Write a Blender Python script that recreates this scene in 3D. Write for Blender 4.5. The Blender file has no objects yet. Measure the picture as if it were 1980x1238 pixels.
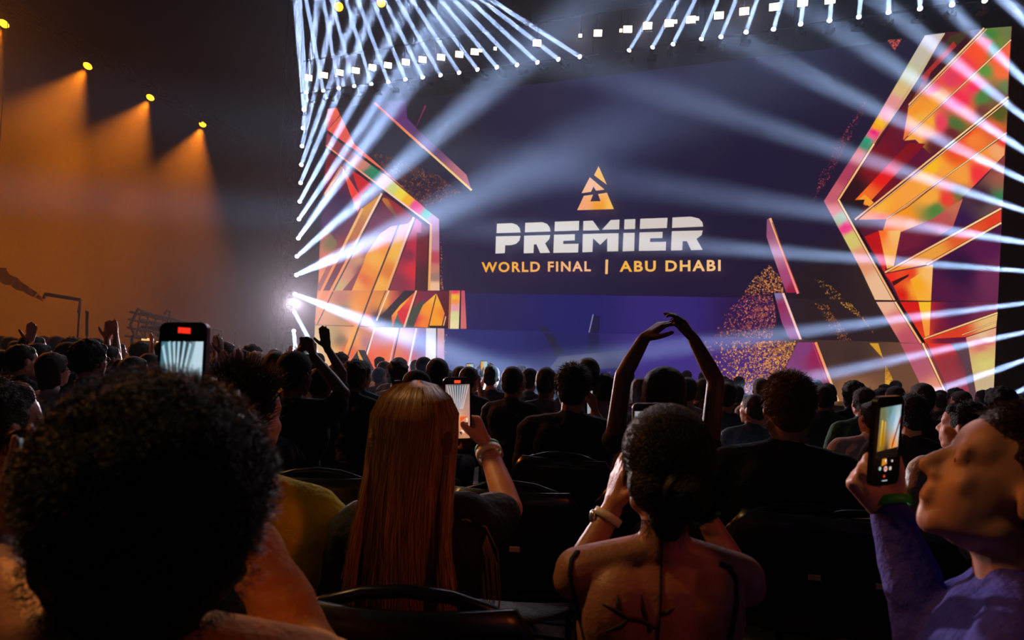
import bpy, bmesh, math, random, os
from mathutils import Vector, Matrix, noise
random.seed(7)
PI = math.pi
# ---------------------------------------------------------------- camera, world, exposure
F = 1320.0; ROLL = 0.0536; PITCH = math.atan(21 / F); CY = 679.0; CAMZ = 1.3
sc = bpy.context.scene; C = sc.collection
CFw = Vector((0, math.cos(PITCH), math.sin(PITCH)))
CR = Vector((math.cos(ROLL), 0, math.sin(ROLL))); CR = (CR - CFw * CR.dot(CFw)).normalized(); CU = CR.cross(CFw)
CAM = Vector((0, 0, CAMZ))
def P(px, py, z):                      # photo pixel + distance -> point in the hall
    return CAM + (CR * ((px - 990) / F) + CU * ((CY - py) / F) + CFw) * z
cd = bpy.data.cameras.new('camera'); cam = bpy.data.objects.new('camera', cd); C.objects.link(cam); sc.camera = cam
cd.sensor_width = 36; cd.lens = 24; cd.shift_y = (CY - 619) / 1980; cd.clip_start = 0.05
cd.dof.use_dof = True; cd.dof.focus_distance = 3.2; cd.dof.aperture_fstop = 5.6
_m = Matrix((CR, CU, -CFw)).transposed().to_4x4(); _m.translation = CAM; cam.matrix_world = _m
sc.view_settings.view_transform = 'Standard'; sc.view_settings.look = 'None'
sc.view_settings.exposure = 0.0; sc.view_settings.gamma = 1.0; sc.view_settings.use_curve_mapping = False
wd = bpy.data.worlds.new('world'); sc.world = wd; wd.use_nodes = True
wd.node_tree.nodes['Background'].inputs[0].default_value = (0, 0, 0, 1)
sc.cycles.max_bounces = 5; sc.cycles.diffuse_bounces = 2; sc.cycles.glossy_bounces = 2; sc.cycles.transmission_bounces = 2
sc.cycles.volume_bounces = 0; sc.cycles.volume_step_rate = 2.5; sc.cycles.volume_max_steps = 64; sc.cycles.sample_clamp_indirect = 3.0; sc.cycles.sample_clamp_direct = 0
HAZE = 0.012; HAZE_COL = (0.80, 0.86, 1.0)
BEAM = 100.0          # power of one beam lamp in the columns
# general wash lamps of the arena (position, aim, watt, colour, cone deg, size)
WASH = [
    ((-5.2, 2.6, 7.5), (-0.85, 1.35, 0.9), 820, (1.0, 0.54, 0.18), 24, 0.4),
    ((6.5, -3.5, 7.5), (0.15, 1.3, 1.0), 300, (1.0, 0.16, 0.04), 11, 0.5),
]
# ---------------------------------------------------------------- helpers
def s2l(c):
    return tuple(((v / 255) / 12.92 if v / 255 <= 0.04045 else ((v / 255 + 0.055) / 1.055) ** 2.4) for v in c[:3])
def tag(o, label=None, cat=None, group=None, kind=None):
    if label: o['label'] = label
    if cat: o['category'] = cat
    if group: o['group'] = group
    if kind: o['kind'] = kind
    return o
def link(name, me, mat=None, parent=None):
    o = bpy.data.objects.new(name, me); C.objects.link(o)
    if mat is not None and me is not None:
        for m_ in (mat if isinstance(mat, (list, tuple)) else [mat]): me.materials.append(m_)
    if parent is not None: o.parent = parent
    return o
def empty(name, loc=(0, 0, 0), rz=0):
    o = bpy.data.objects.new(name, None); C.objects.link(o); o.location = loc; o.rotation_euler = (0, 0, rz)
    o.empty_display_size = 0.1; return o
def mesh(name, vs, fs, smooth=False):
    me = bpy.data.meshes.new(name); me.from_pydata([tuple(v) for v in vs], [], fs)
    if smooth: me.polygons.foreach_set('use_smooth', [True] * len(me.polygons))
    me.update(); return me
class MB:
    """collects boxes, tubes and spheres into one mesh"""
    def __init__(s): s.v = []; s.f = []
    def add(s, vs, fs):
        n = len(s.v); s.v += [Vector(v) for v in vs]; s.f += [tuple(i + n for i in f) for f in fs]; return s
    def box(s, c, d, rot=None):
        c = Vector(c); x, y, z = d[0] / 2, d[1] / 2, d[2] / 2
        vs = [Vector((i * x, j * y, k * z)) for k in (-1, 1) for j in (-1, 1) for i in (-1, 1)]
        if rot is not None: vs = [rot @ v for v in vs]
        return s.add([c + v for v in vs], [(0, 2, 3, 1), (4, 5, 7, 6), (0, 1, 5, 4), (2, 6, 7, 3), (0, 4, 6, 2), (1, 3, 7, 5)])
    def tube(s, pts, r, n=8, r2=None, sx=1.0, up=None):
        pts = [Vector(p) for p in pts]; k = len(pts); rs = r if isinstance(r, (list, tuple)) else [r + ((r2 if r2 is not None else r) - r) * i / (k - 1) for i in range(k)]
        vs = []; last = None
        for i, p in enumerate(pts):
            t = (pts[min(i + 1, k - 1)] - pts[max(i - 1, 0)]); t = t.normalized() if t.length > 1e-9 else Vector((0, 0, 1))
            if last is None:
                a = Vector(up) if up is not None else (Vector((0, 0, 1)) if abs(t.z) < .9 else Vector((1, 0, 0)))
            else: a = last
            u = (a - t * a.dot(t)).normalized(); w = t.cross(u); last = u
            for j in range(n):
                an = 2 * PI * j / n; vs.append(p + (u * math.cos(an) + w * math.sin(an) * sx) * rs[i])
        fs = [(i * n + j, i * n + (j + 1) % n, (i + 1) * n + (j + 1) % n, (i + 1) * n + j) for i in range(k - 1) for j in range(n)]
        fs += [tuple(reversed(range(n))), tuple((k - 1) * n + j for j in range(n))]
        return s.add(vs, fs)
    def cap(s, a, b, ra, rb, n=12, flat=1.0, up=None):       # tapered capsule with round ends
        a = Vector(a); b = Vector(b); d = (b - a); L = d.length
        d = d / L if L > 1e-6 else Vector((0, 0, 1))
        pts = []; rs = []
        for i in range(5):
            t = PI / 2 * (i + .25) / 5.25; pts.append(a - d * ra * math.cos(t)); rs.append(ra * math.sin(t))
        pts.append(a); rs.append(ra); pts.append(b); rs.append(rb)
        for i in range(5):
            t = PI / 2 * (1 - (i + 1) / 5.25); pts.append(b + d * rb * math.cos(t)); rs.append(rb * math.sin(t))
        if L < 1e-6: pts[6] = pts[6] + d * 1e-4
        u0 = Vector(up) if up is not None else None
        return s.tube(pts, rs, n, sx=flat, up=u0)
    def ell(s, c, r, rot=None, n=16, m=10):
        c = Vector(c); vs = []
        for i in range(1, m):
            th = PI * i / m
            for j in range(n):
                an = 2 * PI * j / n; v = Vector((math.sin(th) * math.cos(an) * r[0], math.sin(th) * math.sin(an) * r[1], math.cos(th) * r[2]))
                vs.append(c + (rot @ v if rot is not None else v))
        t = Vector((0, 0, r[2])); b = Vector((0, 0, -r[2]))
        vs += [c + (rot @ t if rot is not None else t), c + (rot @ b if rot is not None else b)]
        fs = [(i * n + j, (i + 1) * n + j, (i + 1) * n + (j + 1) % n, i * n + (j + 1) % n) for i in range(m - 2) for j in range(n)]
        T = (m - 1) * n; fs += [(j, (j + 1) % n, T) for j in range(n)] + [((m - 2) * n + (j + 1) % n, (m - 2) * n + j, T + 1) for j in range(n)]
        return s.add(vs, fs)
    def me(s, name='m', smooth=False): return mesh(name, s.v, s.f, smooth)
    def build(s, name, mat, parent=None, smooth=False): return link(name, s.me(name, smooth), mat, parent)
def mat(name, col, rough=0.6, metal=0.0, emit=None, es=1.0, bump=0.0, bscale=60, var=0.0, sheen=0.0, spec=0.5, lin=False, vcol=None, sample=True):
    m_ = bpy.data.materials.new(name); m_.use_nodes = True; nt = m_.node_tree; b = nt.nodes['Principled BSDF']
    c = col if lin else s2l(col)
    b.inputs['Base Color'].default_value = (*c, 1); b.inputs['Roughness'].default_value = rough; b.inputs['Metallic'].default_value = metal
    b.inputs['Specular IOR Level'].default_value = spec
    if sheen: b.inputs['Sheen Weight'].default_value = sheen
    tc = nt.nodes.new('ShaderNodeTexCoord')
    if var or bump:
        nz = nt.nodes.new('ShaderNodeTexNoise'); nz.inputs['Scale'].default_value = bscale; nz.inputs['Detail'].default_value = 4
        nt.links.new(tc.outputs['Object'], nz.inputs['Vector'])
    if var:
        rp = nt.nodes.new('ShaderNodeMapRange'); rp.inputs[3].default_value = 1 - var; rp.inputs[4].default_value = 1 + var
        nt.links.new(nz.outputs['Fac'], rp.inputs[0]); mx = nt.nodes.new('ShaderNodeVectorMath'); mx.operation = 'SCALE'
        mx.inputs[0].default_value = c; nt.links.new(rp.outputs[0], mx.inputs['Scale']); nt.links.new(mx.outputs[0], b.inputs['Base Color'])
    if bump:
        bp = nt.nodes.new('ShaderNodeBump'); bp.inputs['Strength'].default_value = bump; bp.inputs['Distance'].default_value = 0.01
        nt.links.new(nz.outputs['Fac'], bp.inputs['Height']); nt.links.new(bp.outputs[0], b.inputs['Normal'])
    if vcol:
        at = nt.nodes.new('ShaderNodeAttribute'); at.attribute_name = vcol; nt.links.new(at.outputs['Color'], b.inputs['Base Color'])
    if emit is not None:
        b.inputs['Emission Color'].default_value = (*(emit if lin else s2l(emit)), 1); b.inputs['Emission Strength'].default_value = es
        if not sample: m_.cycles.emission_sampling = 'NONE'
    return m_
# emissive material whose picture comes from the colours stored on the mesh (LED screens, phone displays)
def screen_mat(name, strength, sample=True):
    m_ = bpy.data.materials.new(name); m_.use_nodes = True; nt = m_.node_tree; b = nt.nodes['Principled BSDF']
    b.inputs['Base Color'].default_value = (.004, .004, .005, 1); b.inputs['Roughness'].default_value = .45
    at = nt.nodes.new('ShaderNodeAttribute'); at.attribute_name = 'col'
    nt.links.new(at.outputs['Color'], b.inputs['Emission Color']); b.inputs['Emission Strength'].default_value = strength
    if not sample: m_.cycles.emission_sampling = 'NONE'
    return m_
def in_poly(x, y, poly):
    r = False; j = len(poly) - 1
    for i in range(len(poly)):
        xi, yi = poly[i]; xj, yj = poly[j]
        if (yi > y) != (yj > y) and x < (xj - xi) * (y - yi) / (yj - yi) + xi: r = not r
        j = i
    return r
def lerp(a, b, t): return tuple(a[i] + (b[i] - a[i]) * t for i in range(len(a)))
# ---------------------------------------------------------------- hall
M = {}
M['floor'] = mat('carpet_floor', (52, 42, 46), .9, bump=.5, bscale=220, var=.25)
M['wall'] = mat('black_drape', (16, 14, 18), .9, bump=.4, bscale=3, var=.2)
M['black'] = mat('black_metal', (8, 8, 9), .6, spec=.2)
M['truss'] = mat('truss_metal', (7, 7, 8), .8, spec=.15)
M['housing'] = mat('lamp_housing', (7, 7, 8), .7, spec=.2)
M['deck'] = mat('stage_deck', (20, 20, 26), .35)
X0, X1, Y0, Y1, ZT = -20.0, 22.0, -7.0, 33.0, 15.5
def slab(name, lo, hi, m_):
    lo = Vector(lo); hi = Vector(hi); o = MB().box((lo + hi) / 2, hi - lo).build(name, m_); o['kind'] = 'structure'; return o
slab('floor', (X0, Y0, -.2), (X1, Y1, 0), M['floor'])
ZC = 22.0
slab('ceiling', (X0, Y0, ZC), (X1, Y1, ZC + .2), M['wall'])
slab('wall_left', (X0 - .2, Y0, 0), (X0, Y1, ZC), M['wall'])
slab('wall_right', (X1, Y0, 0), (X1 + .2, Y1, ZC), M['wall'])
slab('wall_back', (X0, Y1, 0), (X1, Y1 + .2, ZC), M['wall'])
slab('wall_front', (X0, Y0 - .2, 0), (X1, Y0, ZC), M['wall'])
def haze():
    o = MB().box(((X0 + X1) / 2, (Y0 + Y1) / 2, ZT / 2), (X1 - X0 - .1, Y1 - Y0 - .1, ZT - .1)).build('haze', None)
    m_ = bpy.data.materials.new('stage_haze'); m_.use_nodes = True; nt = m_.node_tree; nt.nodes.clear()
    ou = nt.nodes.new('ShaderNodeOutputMaterial'); v = nt.nodes.new('ShaderNodeVolumeScatter')
    v.inputs['Density'].default_value = HAZE; v.inputs['Color'].default_value = (*HAZE_COL, 1); v.inputs['Anisotropy'].default_value = 0.15
    nt.links.new(v.outputs[0], ou.inputs['Volume']); o.data.materials.append(m_)
    # the haze machines stand by the stage: dense there, thinning out over the audience, with slow drifts in it
    tc = nt.nodes.new('ShaderNodeTexCoord'); sp = nt.nodes.new('ShaderNodeSeparateXYZ'); nt.links.new(tc.outputs['Object'], sp.inputs[0])
    mr = nt.nodes.new('ShaderNodeMapRange'); mr.interpolation_type = 'SMOOTHSTEP'; mr.inputs[1].default_value = 4.5; mr.inputs[2].default_value = 12; mr.inputs[3].default_value = .04 * HAZE; mr.inputs[4].default_value = HAZE
    nt.links.new(sp.outputs['Y'], mr.inputs[0])
    nz = nt.nodes.new('ShaderNodeTexNoise'); nz.inputs['Scale'].default_value = .35; nz.inputs['Detail'].default_value = 1.5; nt.links.new(tc.outputs['Object'], nz.inputs['Vector'])
    m2 = nt.nodes.new('ShaderNodeMapRange'); m2.inputs[1].default_value = .3; m2.inputs[2].default_value = .7; m2.inputs[3].default_value = .55; m2.inputs[4].default_value = 1.45; nt.links.new(nz.outputs['Fac'], m2.inputs[0])
    mu = nt.nodes.new('ShaderNodeMath'); mu.operation = 'MULTIPLY'; nt.links.new(mr.outputs[0], mu.inputs[0]); nt.links.new(m2.outputs[0], mu.inputs[1]); nt.links.new(mu.outputs[0], v.inputs['Density'])
    tag(o, 'thin stage haze filling the whole hall', 'haze', kind='stuff')
haze()
# ---------------------------------------------------------------- LED wall
# the wall is an upright plane; two of its top corners fix it
SA = P(633, 211, 22.6); SB = P(1957, 51.5, 15.14)
SD = Vector((SB.x - SA.x, SB.y - SA.y, 0)).normalized(); SN = Vector((SD.y, -SD.x, 0))   # SN faces the audience
def on(px, py, off=0.0):
    d = P(px, py, 1) - CAM; q = SA + SN * off
    return CAM + d * ((q - CAM).dot(SN) / d.dot(SN))
def tri_fill(poly, step=14):
    """split a photo-space polygon into small triangles -> (verts, faces)"""
    bm = bmesh.new(); vs = [bm.verts.new((x, y, 0)) for x, y in poly]; f0 = bm.faces.new(vs); f0.normal_update()
    bmesh.ops.triangulate(bm, faces=bm.faces[:])
    for _ in range(6):
        es = [e for e in bm.edges if e.calc_length() > step]
        if not es: break
        bmesh.ops.subdivide_edges(bm, edges=es, cuts=1); bmesh.ops.triangulate(bm, faces=bm.faces[:])
    bm.verts.index_update(); V = [(v.co.x, v.co.y) for v in bm.verts]; Fc = [tuple(v.index for v in f.verts) for f in bm.faces]; bm.free()
    return V, Fc
class Pic:
    """flat picture on a surface made of coloured polygons; place(x, y, layer) -> point"""
    def __init__(s, place): s.place = place; s.v = []; s.f = []; s.c = []; s.layer = 0
    def poly(s, pts, cols, step=14, warp=0.0, power=3.0):
        s.layer += 1
        if isinstance(cols[0], (int, float)): cols = [(0, 0, cols)]; step = 400
        V, Fc = tri_fill(pts, step); n = len(s.v)
        for x, y in V:
            xx, yy = x, y
            if warp:
                q = noise.noise_vector(Vector((x * .02, y * .02, s.layer * 3.1))); xx += q.x * warp; yy += q.y * warp
            W = 0; acc = [0, 0, 0]
            for cx, cy, c in cols:
                w = 1 / (((xx - cx) ** 2 + (yy - cy) ** 2) ** (power / 2) + 1e-3); W += w
                l = s2l(c)
                for k in range(3): acc[k] += l[k] * w
            s.c.append(tuple(a / W for a in acc)); s.v.append(s.place(x, y, s.layer))
        s.f += [tuple(i + n for i in f) for f in Fc]
    def line(s, a, b, w, c0, c1=None, w2=None):
        a = Vector(a); b = Vector(b); d = (b - a).normalized(); p = Vector((-d.y, d.x)); w2 = w if w2 is None else w2
        s.poly([tuple(a - p * w / 2), tuple(b - p * w2 / 2), tuple(b + p * w2 / 2), tuple(a + p * w / 2)], [(a.x, a.y, c0), (b.x, b.y, c1 or c0)], 30)
    def dots(s, region, n, cols, size=(1.2, 3.2), dens=None, seed=1):
        rnd = random.Random(seed); s.layer += 1
        xs = [p[0] for p in region]; ys = [p[1] for p in region]; k = 0; tries = 0
        while k < n and tries < n * 30:
            tries += 1; x = rnd.uniform(min(xs), max(xs)); y = rnd.uniform(min(ys), max(ys))
            if not in_poly(x, y, region) or (dens and rnd.random() > dens(x, y)): continue
            k += 1; r = rnd.uniform(*size) / 2; a = rnd.uniform(0, PI); e = rnd.uniform(.35, .9); c = s2l(rnd.choice(cols)); g = rnd.uniform(.4, 1.2); m_ = len(s.v)
            for q in range(4):
                t = a + q * PI / 2; rr = r if q % 2 == 0 else r * e
                s.v.append(s.place(x + math.cos(t) * rr, y + math.sin(t) * rr, s.layer)); s.c.append(tuple(v * g for v in c))
            s.f.append((m_, m_ + 1, m_ + 2, m_ + 3))
    def build(s, name, m_, parent):
        me = mesh(name, s.v, s.f); at = me.color_attributes.new('col', 'FLOAT_COLOR', 'POINT')
        at.data.foreach_set('color', [x for c in s.c for x in (*c, 1.0)])
        return link(name, me, m_, parent)
W_ = (255, 255, 255)
def build_wall():
    root = empty('led_screen_wall', on(1250, 760, 0)); tag(root, 'giant LED screen wall behind the stage showing faceted orange shapes and tournament lettering on navy', 'screen')
    org = root.location.copy()
    inv = lambda p: p - org
    # cabinets: three bands, the lower two step out towards the audience
    OFF = {0: 0.10, 1: 0.30, 2: 0.50}
    def band(name, poly, off, th=.35):
        f = [inv(on(x, y, off)) for x, y in poly]; b = [p - SN * th for p in f]; n = len(f)
        return link(name, mesh(name, f + b, [tuple(range(n)), tuple(reversed(range(n, 2 * n)))] + [(i, n + i, n + (i + 1) % n, (i + 1) % n) for i in range(n)]), M['black'], root)
    top = [(633, 211), (863, 184.5), (1957, 51.5), (1929.5, 600), (1929, 586), (1540, 566), (895, 562), (615, 560)]
    top = [(633, 211), (1957, 51.5), (1929, 584), (614, 562)]
    mid = [(614, 562), (1929, 584), (1925, 668), (609, 628)]
    low = [(609, 628), (1925, 668), (1920, 792), (604, 738)]
    band('upper_screen', top, OFF[0]); band('middle_screen', mid, OFF[1] + .0); band('lower_screen', low, OFF[2])
    def place_for(b): return lambda x, y, l: inv(on(x, y, OFF[b] + .012 + l * .0012))
    S = [Pic(place_for(0)), Pic(place_for(1)), Pic(place_for(2))]
    U, Md, L = S
    # ---- backgrounds
    U.poly(top, [(640, 240, (14, 8, 14)), (850, 250, (12, 6, 16)), (1000, 220, (16, 6, 48)), (1200, 170, (16, 8, 56)), (1550, 120, (22, 18, 52)), (1700, 100, (22, 18, 46)), (1450, 350, (18, 10, 48)),
                 (1100, 350, (20, 18, 62)), (1000, 540, (26, 14, 56)), (1350, 540, (24, 10, 50)), (1550, 420, (24, 14, 48)), (1570, 545, (28, 16, 22)), (1700, 560, (40, 24, 24)), (900, 450, (22, 14, 56)), (1500, 500, (22, 12, 44))], 40)
    Md.poly(mid, [(700, 600, (20, 10, 40)), (930, 600, (26, 24, 82)), (1100, 600, (22, 22, 96)), (1300, 600, (48, 32, 112)), (1450, 600, (40, 16, 70)), (1580, 600, (36, 22, 24)), (1750, 640, (44, 28, 26))], 40)
    L.poly(low, [(700, 700, (40, 20, 50)), (930, 700, (34, 40, 110)), (1100, 690, (24, 26, 90)), (1300, 680, (60, 44, 130)), (1440, 720, (72, 40, 120)), (1580, 700, (60, 40, 38)), (1650, 760, (150, 100, 66)), (1750, 740, (110, 72, 50)), (1650, 690, (60, 42, 36)), (1800, 780, (120, 80, 60))], 40)
    # ---- left emblem, upper band
    OR, GD, RD, MA, DK = (240, 96, 46), (250, 160, 44), (190, 20, 16), (104, 8, 44), (30, 8, 14)
    U.poly([(724, 199), (785, 194), (787, 228), (809, 252), (902, 338), (912, 368)], [(740, 200, (70, 40, 90)), (785, 225, (90, 40, 110)), (830, 280, (90, 44, 96)), (900, 350, (190, 110, 120))])
    U.line((724, 199), (912, 368), 4, (240, 120, 90), (255, 214, 130)); U.line((724, 201), (818, 286), 2, (200, 60, 60), (255, 150, 60))
    U.line((823, 204), (804, 247), 3, (140, 40, 90), (110, 20, 60), 1)
    U.dots([(718, 294), (762, 306), (850, 340), (890, 372), (850, 392), (824, 405), (790, 372), (745, 330)], 900, [(120, 64, 38), (90, 40, 30), (150, 84, 50), (60, 28, 30)], (2, 4.5))
    U.poly([(633, 282), (833, 436), (829, 562), (614, 562), (619, 477), (626, 350)], [(640, 330, (120, 10, 20)), (660, 400, (44, 14, 66)), (625, 430, (70, 20, 80)), (720, 430, (84, 8, 50)), (690, 480, (130, 40, 60)), (800, 400, (140, 10, 24)), (815, 520, (76, 2, 14)), (740, 520, (90, 4, 30)), (640, 500, (170, 90, 80))], 14, 20)
    U.poly([(632, 300), (655, 313), (640, 345), (627, 352)], [(640, 310, (110, 10, 20)), (632, 345, (170, 24, 30))])
    U.poly([(680, 330), (722, 354), (697, 380)], (206, 16, 22)); U.poly([(661, 322), (700, 385), (692, 412), (676, 372)], [(661, 322, (240, 120, 80)), (685, 370, (246, 60, 40)), (692, 410, (220, 80, 90))])
    U.poly([(627, 373), (659, 320), (663, 326), (628, 380)], [(630, 373, (230, 160, 70)), (660, 324, (190, 120, 60))])
    U.poly([(620, 450), (640, 452), (652, 470), (640, 500), (616, 548), (618, 480)], [(620, 455, (190, 110, 100)), (640, 470, (120, 110, 70)), (625, 500, (214, 120, 90)), (618, 540, (240, 140, 80))], 10)
    U.poly([(734, 380), (748, 400), (767, 422), (778, 404), (747, 384)], [(740, 385, (190, 110, 30)), (765, 415, (110, 90, 40)), (776, 404, (150, 16, 20))], 8)
    U.poly([(736, 378), (756, 440), (742, 430), (734, 392)], [(736, 385, (250, 160, 60)), (750, 435, (240, 110, 90))], 10)
    U.poly([(750, 384), (790, 404), (778, 422), (768, 420)], (150, 8, 16))
    # long leaning bars
    U.poly([(700, 403), (736, 376), (683, 480), (636, 562), (622, 562), (662, 480)], [(720, 395, (220, 150, 50)), (690, 450, (190, 110, 40)), (665, 490, (110, 10, 44)), (640, 550, (96, 4, 40))], 12)
    U.poly([(736, 378), (756, 440), (760, 470), (703, 512), (662, 562), (640, 562), (683, 480)], [(735, 390, (90, 10, 50)), (725, 440, (110, 16, 60)), (690, 500, (210, 150, 116)), (665, 530, (216, 140, 110)), (655, 555, (206, 170, 110)), (710, 480, (130, 50, 60)), (700, 520, (120, 34, 56))], 10, 6)
    U.poly([(756, 438), (790, 432), (770, 470), (750, 520), (735, 562), (680, 562), (703, 509), (707, 494), (735, 452)], [(760, 445, (240, 140, 120)), (740, 480, (250, 150, 50)), (715, 530, (244, 140, 24)), (690, 558, (248, 160, 60)), (705, 545, (230, 100, 20)), (725, 500, (252, 176, 60))], 10, 10)
    U.poly([(770, 452), (797, 424), (776, 490), (752, 562), (722, 562), (744, 500)], [(790, 440, (244, 150, 120)), (770, 490, (250, 184, 66)), (752, 530, (226, 120, 20)), (738, 550, (250, 170, 50))], 10, 8)
    U.line((773, 430), (720, 562), 3, (30, 4, 14))
    U.line((701, 403), (622, 562), 5, (250, 190, 110), (244, 140, 60)); U.line((738, 374), (640, 562), 4, (255, 220, 190), (250, 150, 80)); U.line((741, 378), (645, 562), 2.4, (40, 6, 16))
    U.poly([(800, 422), (815, 424), (812, 562), (752, 562), (776, 490)], [(805, 430, (200, 60, 90)), (790, 490, (120, 6, 54)), (804, 520, (220, 20, 40)), (770, 550, (130, 20, 50)), (798, 480, (190, 20, 50))], 10)
    U.poly([(806, 450), (834, 450), (829, 562), (802, 562)], [(812, 480, (110, 2, 20)), (825, 540, (64, 0, 10))])
    U.line((800, 420), (747, 562), 4, (255, 210, 190), (240, 170, 100)); U.line((803, 424), (751, 562), 2, (50, 4, 20))
    # frame bands
    U.poly([(633, 211), (651, 208), (657, 222), (640, 243), (632, 254)], [(634, 215, (240, 90, 70)), (650, 212, (246, 100, 50)), (636, 248, (220, 80, 90))], 8)
    U.poly([(643, 241), (658, 223), (685, 278), (739, 325), (824, 405), (820, 402), (739, 331), (632, 254)], [(650, 240, (240, 96, 60)), (685, 285, (246, 96, 40)), (735, 325, (240, 110, 70)), (665, 262, (236, 90, 70))], 12)
    U.poly([(632, 256), (742, 335), (824, 405), (849, 424), (850, 562), (829, 562), (833, 436), (740, 362), (630, 281)],
           [(640, 268, (150, 50, 50)), (670, 295, (130, 50, 60)), (700, 318, (206, 130, 110)), (722, 335, (0, 134, 90)), (712, 338, (40, 120, 90)), (742, 352, (232, 160, 180)), (758, 364, (214, 220, 130)), (774, 375, (246, 220, 60)), (790, 388, (250, 180, 20)), (803, 398, (240, 50, 140)), (812, 404, (240, 60, 130)), (823, 411, (80, 190, 150)), (840, 425, (200, 150, 190)), (842, 470, (190, 130, 160)), (840, 500, (190, 70, 80)), (838, 520, (200, 120, 100)), (840, 535, (160, 120, 110)), (840, 555, (244, 190, 150))], 7, 0, 5)
    U.line((632, 254), (742, 334), 5, (16, 4, 16), (10, 4, 16)); U.line((742, 334), (849, 423), 2, (60, 40, 40))
    U.line((630, 281), (834, 435), 3, (250, 150, 110), (255, 220, 220)); U.line((630, 286), (828, 437), 5, (12, 4, 14)); U.line((833.5, 434), (829.5, 562), 4.5, (246, 190, 150), (240, 170, 90)); U.line((829, 440), (826, 562), 2, (20, 2, 10))
    U.dots([(850, 460), (855, 490), (857, 562), (850, 562)], 60, [(230, 130, 80), (160, 80, 50)], (1.5, 3.5)); U.line((850.5, 430), (851, 562), 1.6, (10, 2, 16))
    # ---- left emblem, middle band
    Md.poly([(611, 590), (614, 562), (812, 562), (760, 606), (740, 634), (609, 629)], [(620, 575, (240, 130, 70)), (617, 610, (222, 150, 110)), (640, 600, (216, 160, 120)), (660, 600, (150, 130, 90)), (655, 580, (190, 110, 90)), (690, 600, (250, 160, 60)), (700, 580, (246, 140, 30)), (710, 620, (250, 130, 50)), (740, 590, (240, 150, 40)), (728, 615, (60, 30, 60)), (765, 590, (200, 60, 60)), (790, 566, (110, 6, 30)), (750, 612, (40, 40, 90))], 9, 8)
    Md.line((622, 562), (611, 585), 4, (246, 150, 80)); Md.line((640, 562), (610, 622), 4, (246, 140, 90)); Md.line((644, 564), (613, 628), 2, (30, 4, 14)); Md.line((720, 562), (694, 631), 3, (30, 4, 20)); Md.line((752, 562), (728, 620), 3, (250, 210, 160)); Md.line((746, 562), (724, 616), 1.6, (60, 10, 20))
    Md.poly([(782, 562), (806, 562), (757, 612), (752, 620), (728, 624), (735, 612)], (12, 6, 20))
    Md.poly([(804, 563), (869, 563), (868, 634), (756, 634), (757, 611)], [(800, 575, (150, 10, 40)), (820, 575, (120, 20, 60)), (862, 590, (86, 6, 22)), (800, 610, (60, 70, 50)), (780, 625, (40, 100, 90)), (865, 625, (70, 6, 22))], 9)
    Md.poly([(803, 564), (770, 604), (759, 632), (757, 611), (774, 590)], [(800, 568, (250, 110, 30)), (770, 595, (252, 170, 30)), (758, 625, (240, 110, 60))], 8)
    Md.poly([(803, 566), (796, 590), (780, 630), (772, 618), (768, 604), (785, 585)], [(795, 575, (246, 80, 40)), (780, 610, (220, 20, 40))], 8)
    Md.line((805, 562), (781, 634), 3.4, (250, 190, 150)); Md.line((808, 562), (786, 634), 1.6, (30, 4, 10))
    Md.poly([(811, 583), (822, 584), (812, 600), (800, 632), (786, 632), (795, 604)], (52, 66, 50))
    Md.poly([(843, 568), (818, 590), (808, 612), (800, 632), (827, 634)], [(842, 575, (252, 180, 50)), (825, 600, (252, 150, 20)), (806, 620, (222, 20, 60)), (815, 625, (250, 130, 30))], 8)
    Md.poly([(844, 568), (860, 606), (853, 634), (829, 634)], [(845, 580, (252, 170, 40)), (845, 620, (252, 160, 20)), (858, 610, (240, 130, 20))], 8); Md.line((843, 572), (828, 634), 2, (20, 4, 10)); Md.line((862, 612), (857, 632), 2, (250, 180, 130)); Md.poly([(830, 630), (868, 630), (868, 636), (830, 635)], (6, 4, 10))
    Md.poly([(872.5, 562), (889.5, 562), (887, 636), (870, 636)], [(880, 565, (236, 50, 90)), (880, 574, (250, 190, 40)), (880, 583, (250, 150, 50)), (880, 595, (236, 160, 170)), (880, 610, (224, 220, 150)), (880, 630, (240, 226, 170))], 5, 0, 4)
    Md.line((870.5, 562), (868, 636), 2.5, (200, 120, 60)); Md.line((890.6, 562), (888.5, 636), 2, (10, 4, 10)); Md.poly([(892, 562), (898.5, 562), (902, 636), (890.5, 636)], [(895, 565, (206, 80, 100)), (896, 630, (214, 110, 110))])
    # ---- left emblem, lower band
    L.poly([(609, 629), (724, 633), (700, 700), (694, 742), (604, 738)], [(618, 660, (222, 190, 130)), (640, 650, (180, 150, 90)), (660, 660, (130, 100, 60)), (645, 690, (236, 180, 90)), (675, 680, (236, 90, 30)), (690, 660, (240, 150, 70)), (680, 650, (246, 170, 110)), (690, 720, (220, 30, 40)), (705, 660, (190, 120, 130)), (640, 730, (240, 110, 60)), (615, 700, (240, 200, 160))], 8, 5)
    L.poly([(632, 740), (655, 706), (685, 629), (694, 631), (668, 702), (650, 740)], [(680, 640, (252, 170, 70)), (650, 720, (244, 90, 40))], 10); L.line((694, 631), (655, 738), 3, (30, 6, 16))
    L.poly([(724, 633), (858, 635), (858, 744), (694, 742)], [(745, 645, (224, 180, 210)), (740, 690, (246, 110, 60)), (715, 700, (246, 90, 40)), (760, 690, (240, 130, 80)), (790, 650, (214, 180, 220)), (780, 700, (240, 110, 90)), (720, 730, (240, 60, 40)), (812, 660, (100, 110, 190)), (812, 720, (90, 120, 200))], 9)
    L.line((773, 634), (750, 740), 2.5, (50, 40, 110)); L.line((725, 633), (693, 740), 3, (255, 236, 230)); L.line((805, 635), (783, 741), 3.4, (250, 230, 250)); L.line((768, 634), (745, 740), 1.5, (240, 200, 220))
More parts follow.
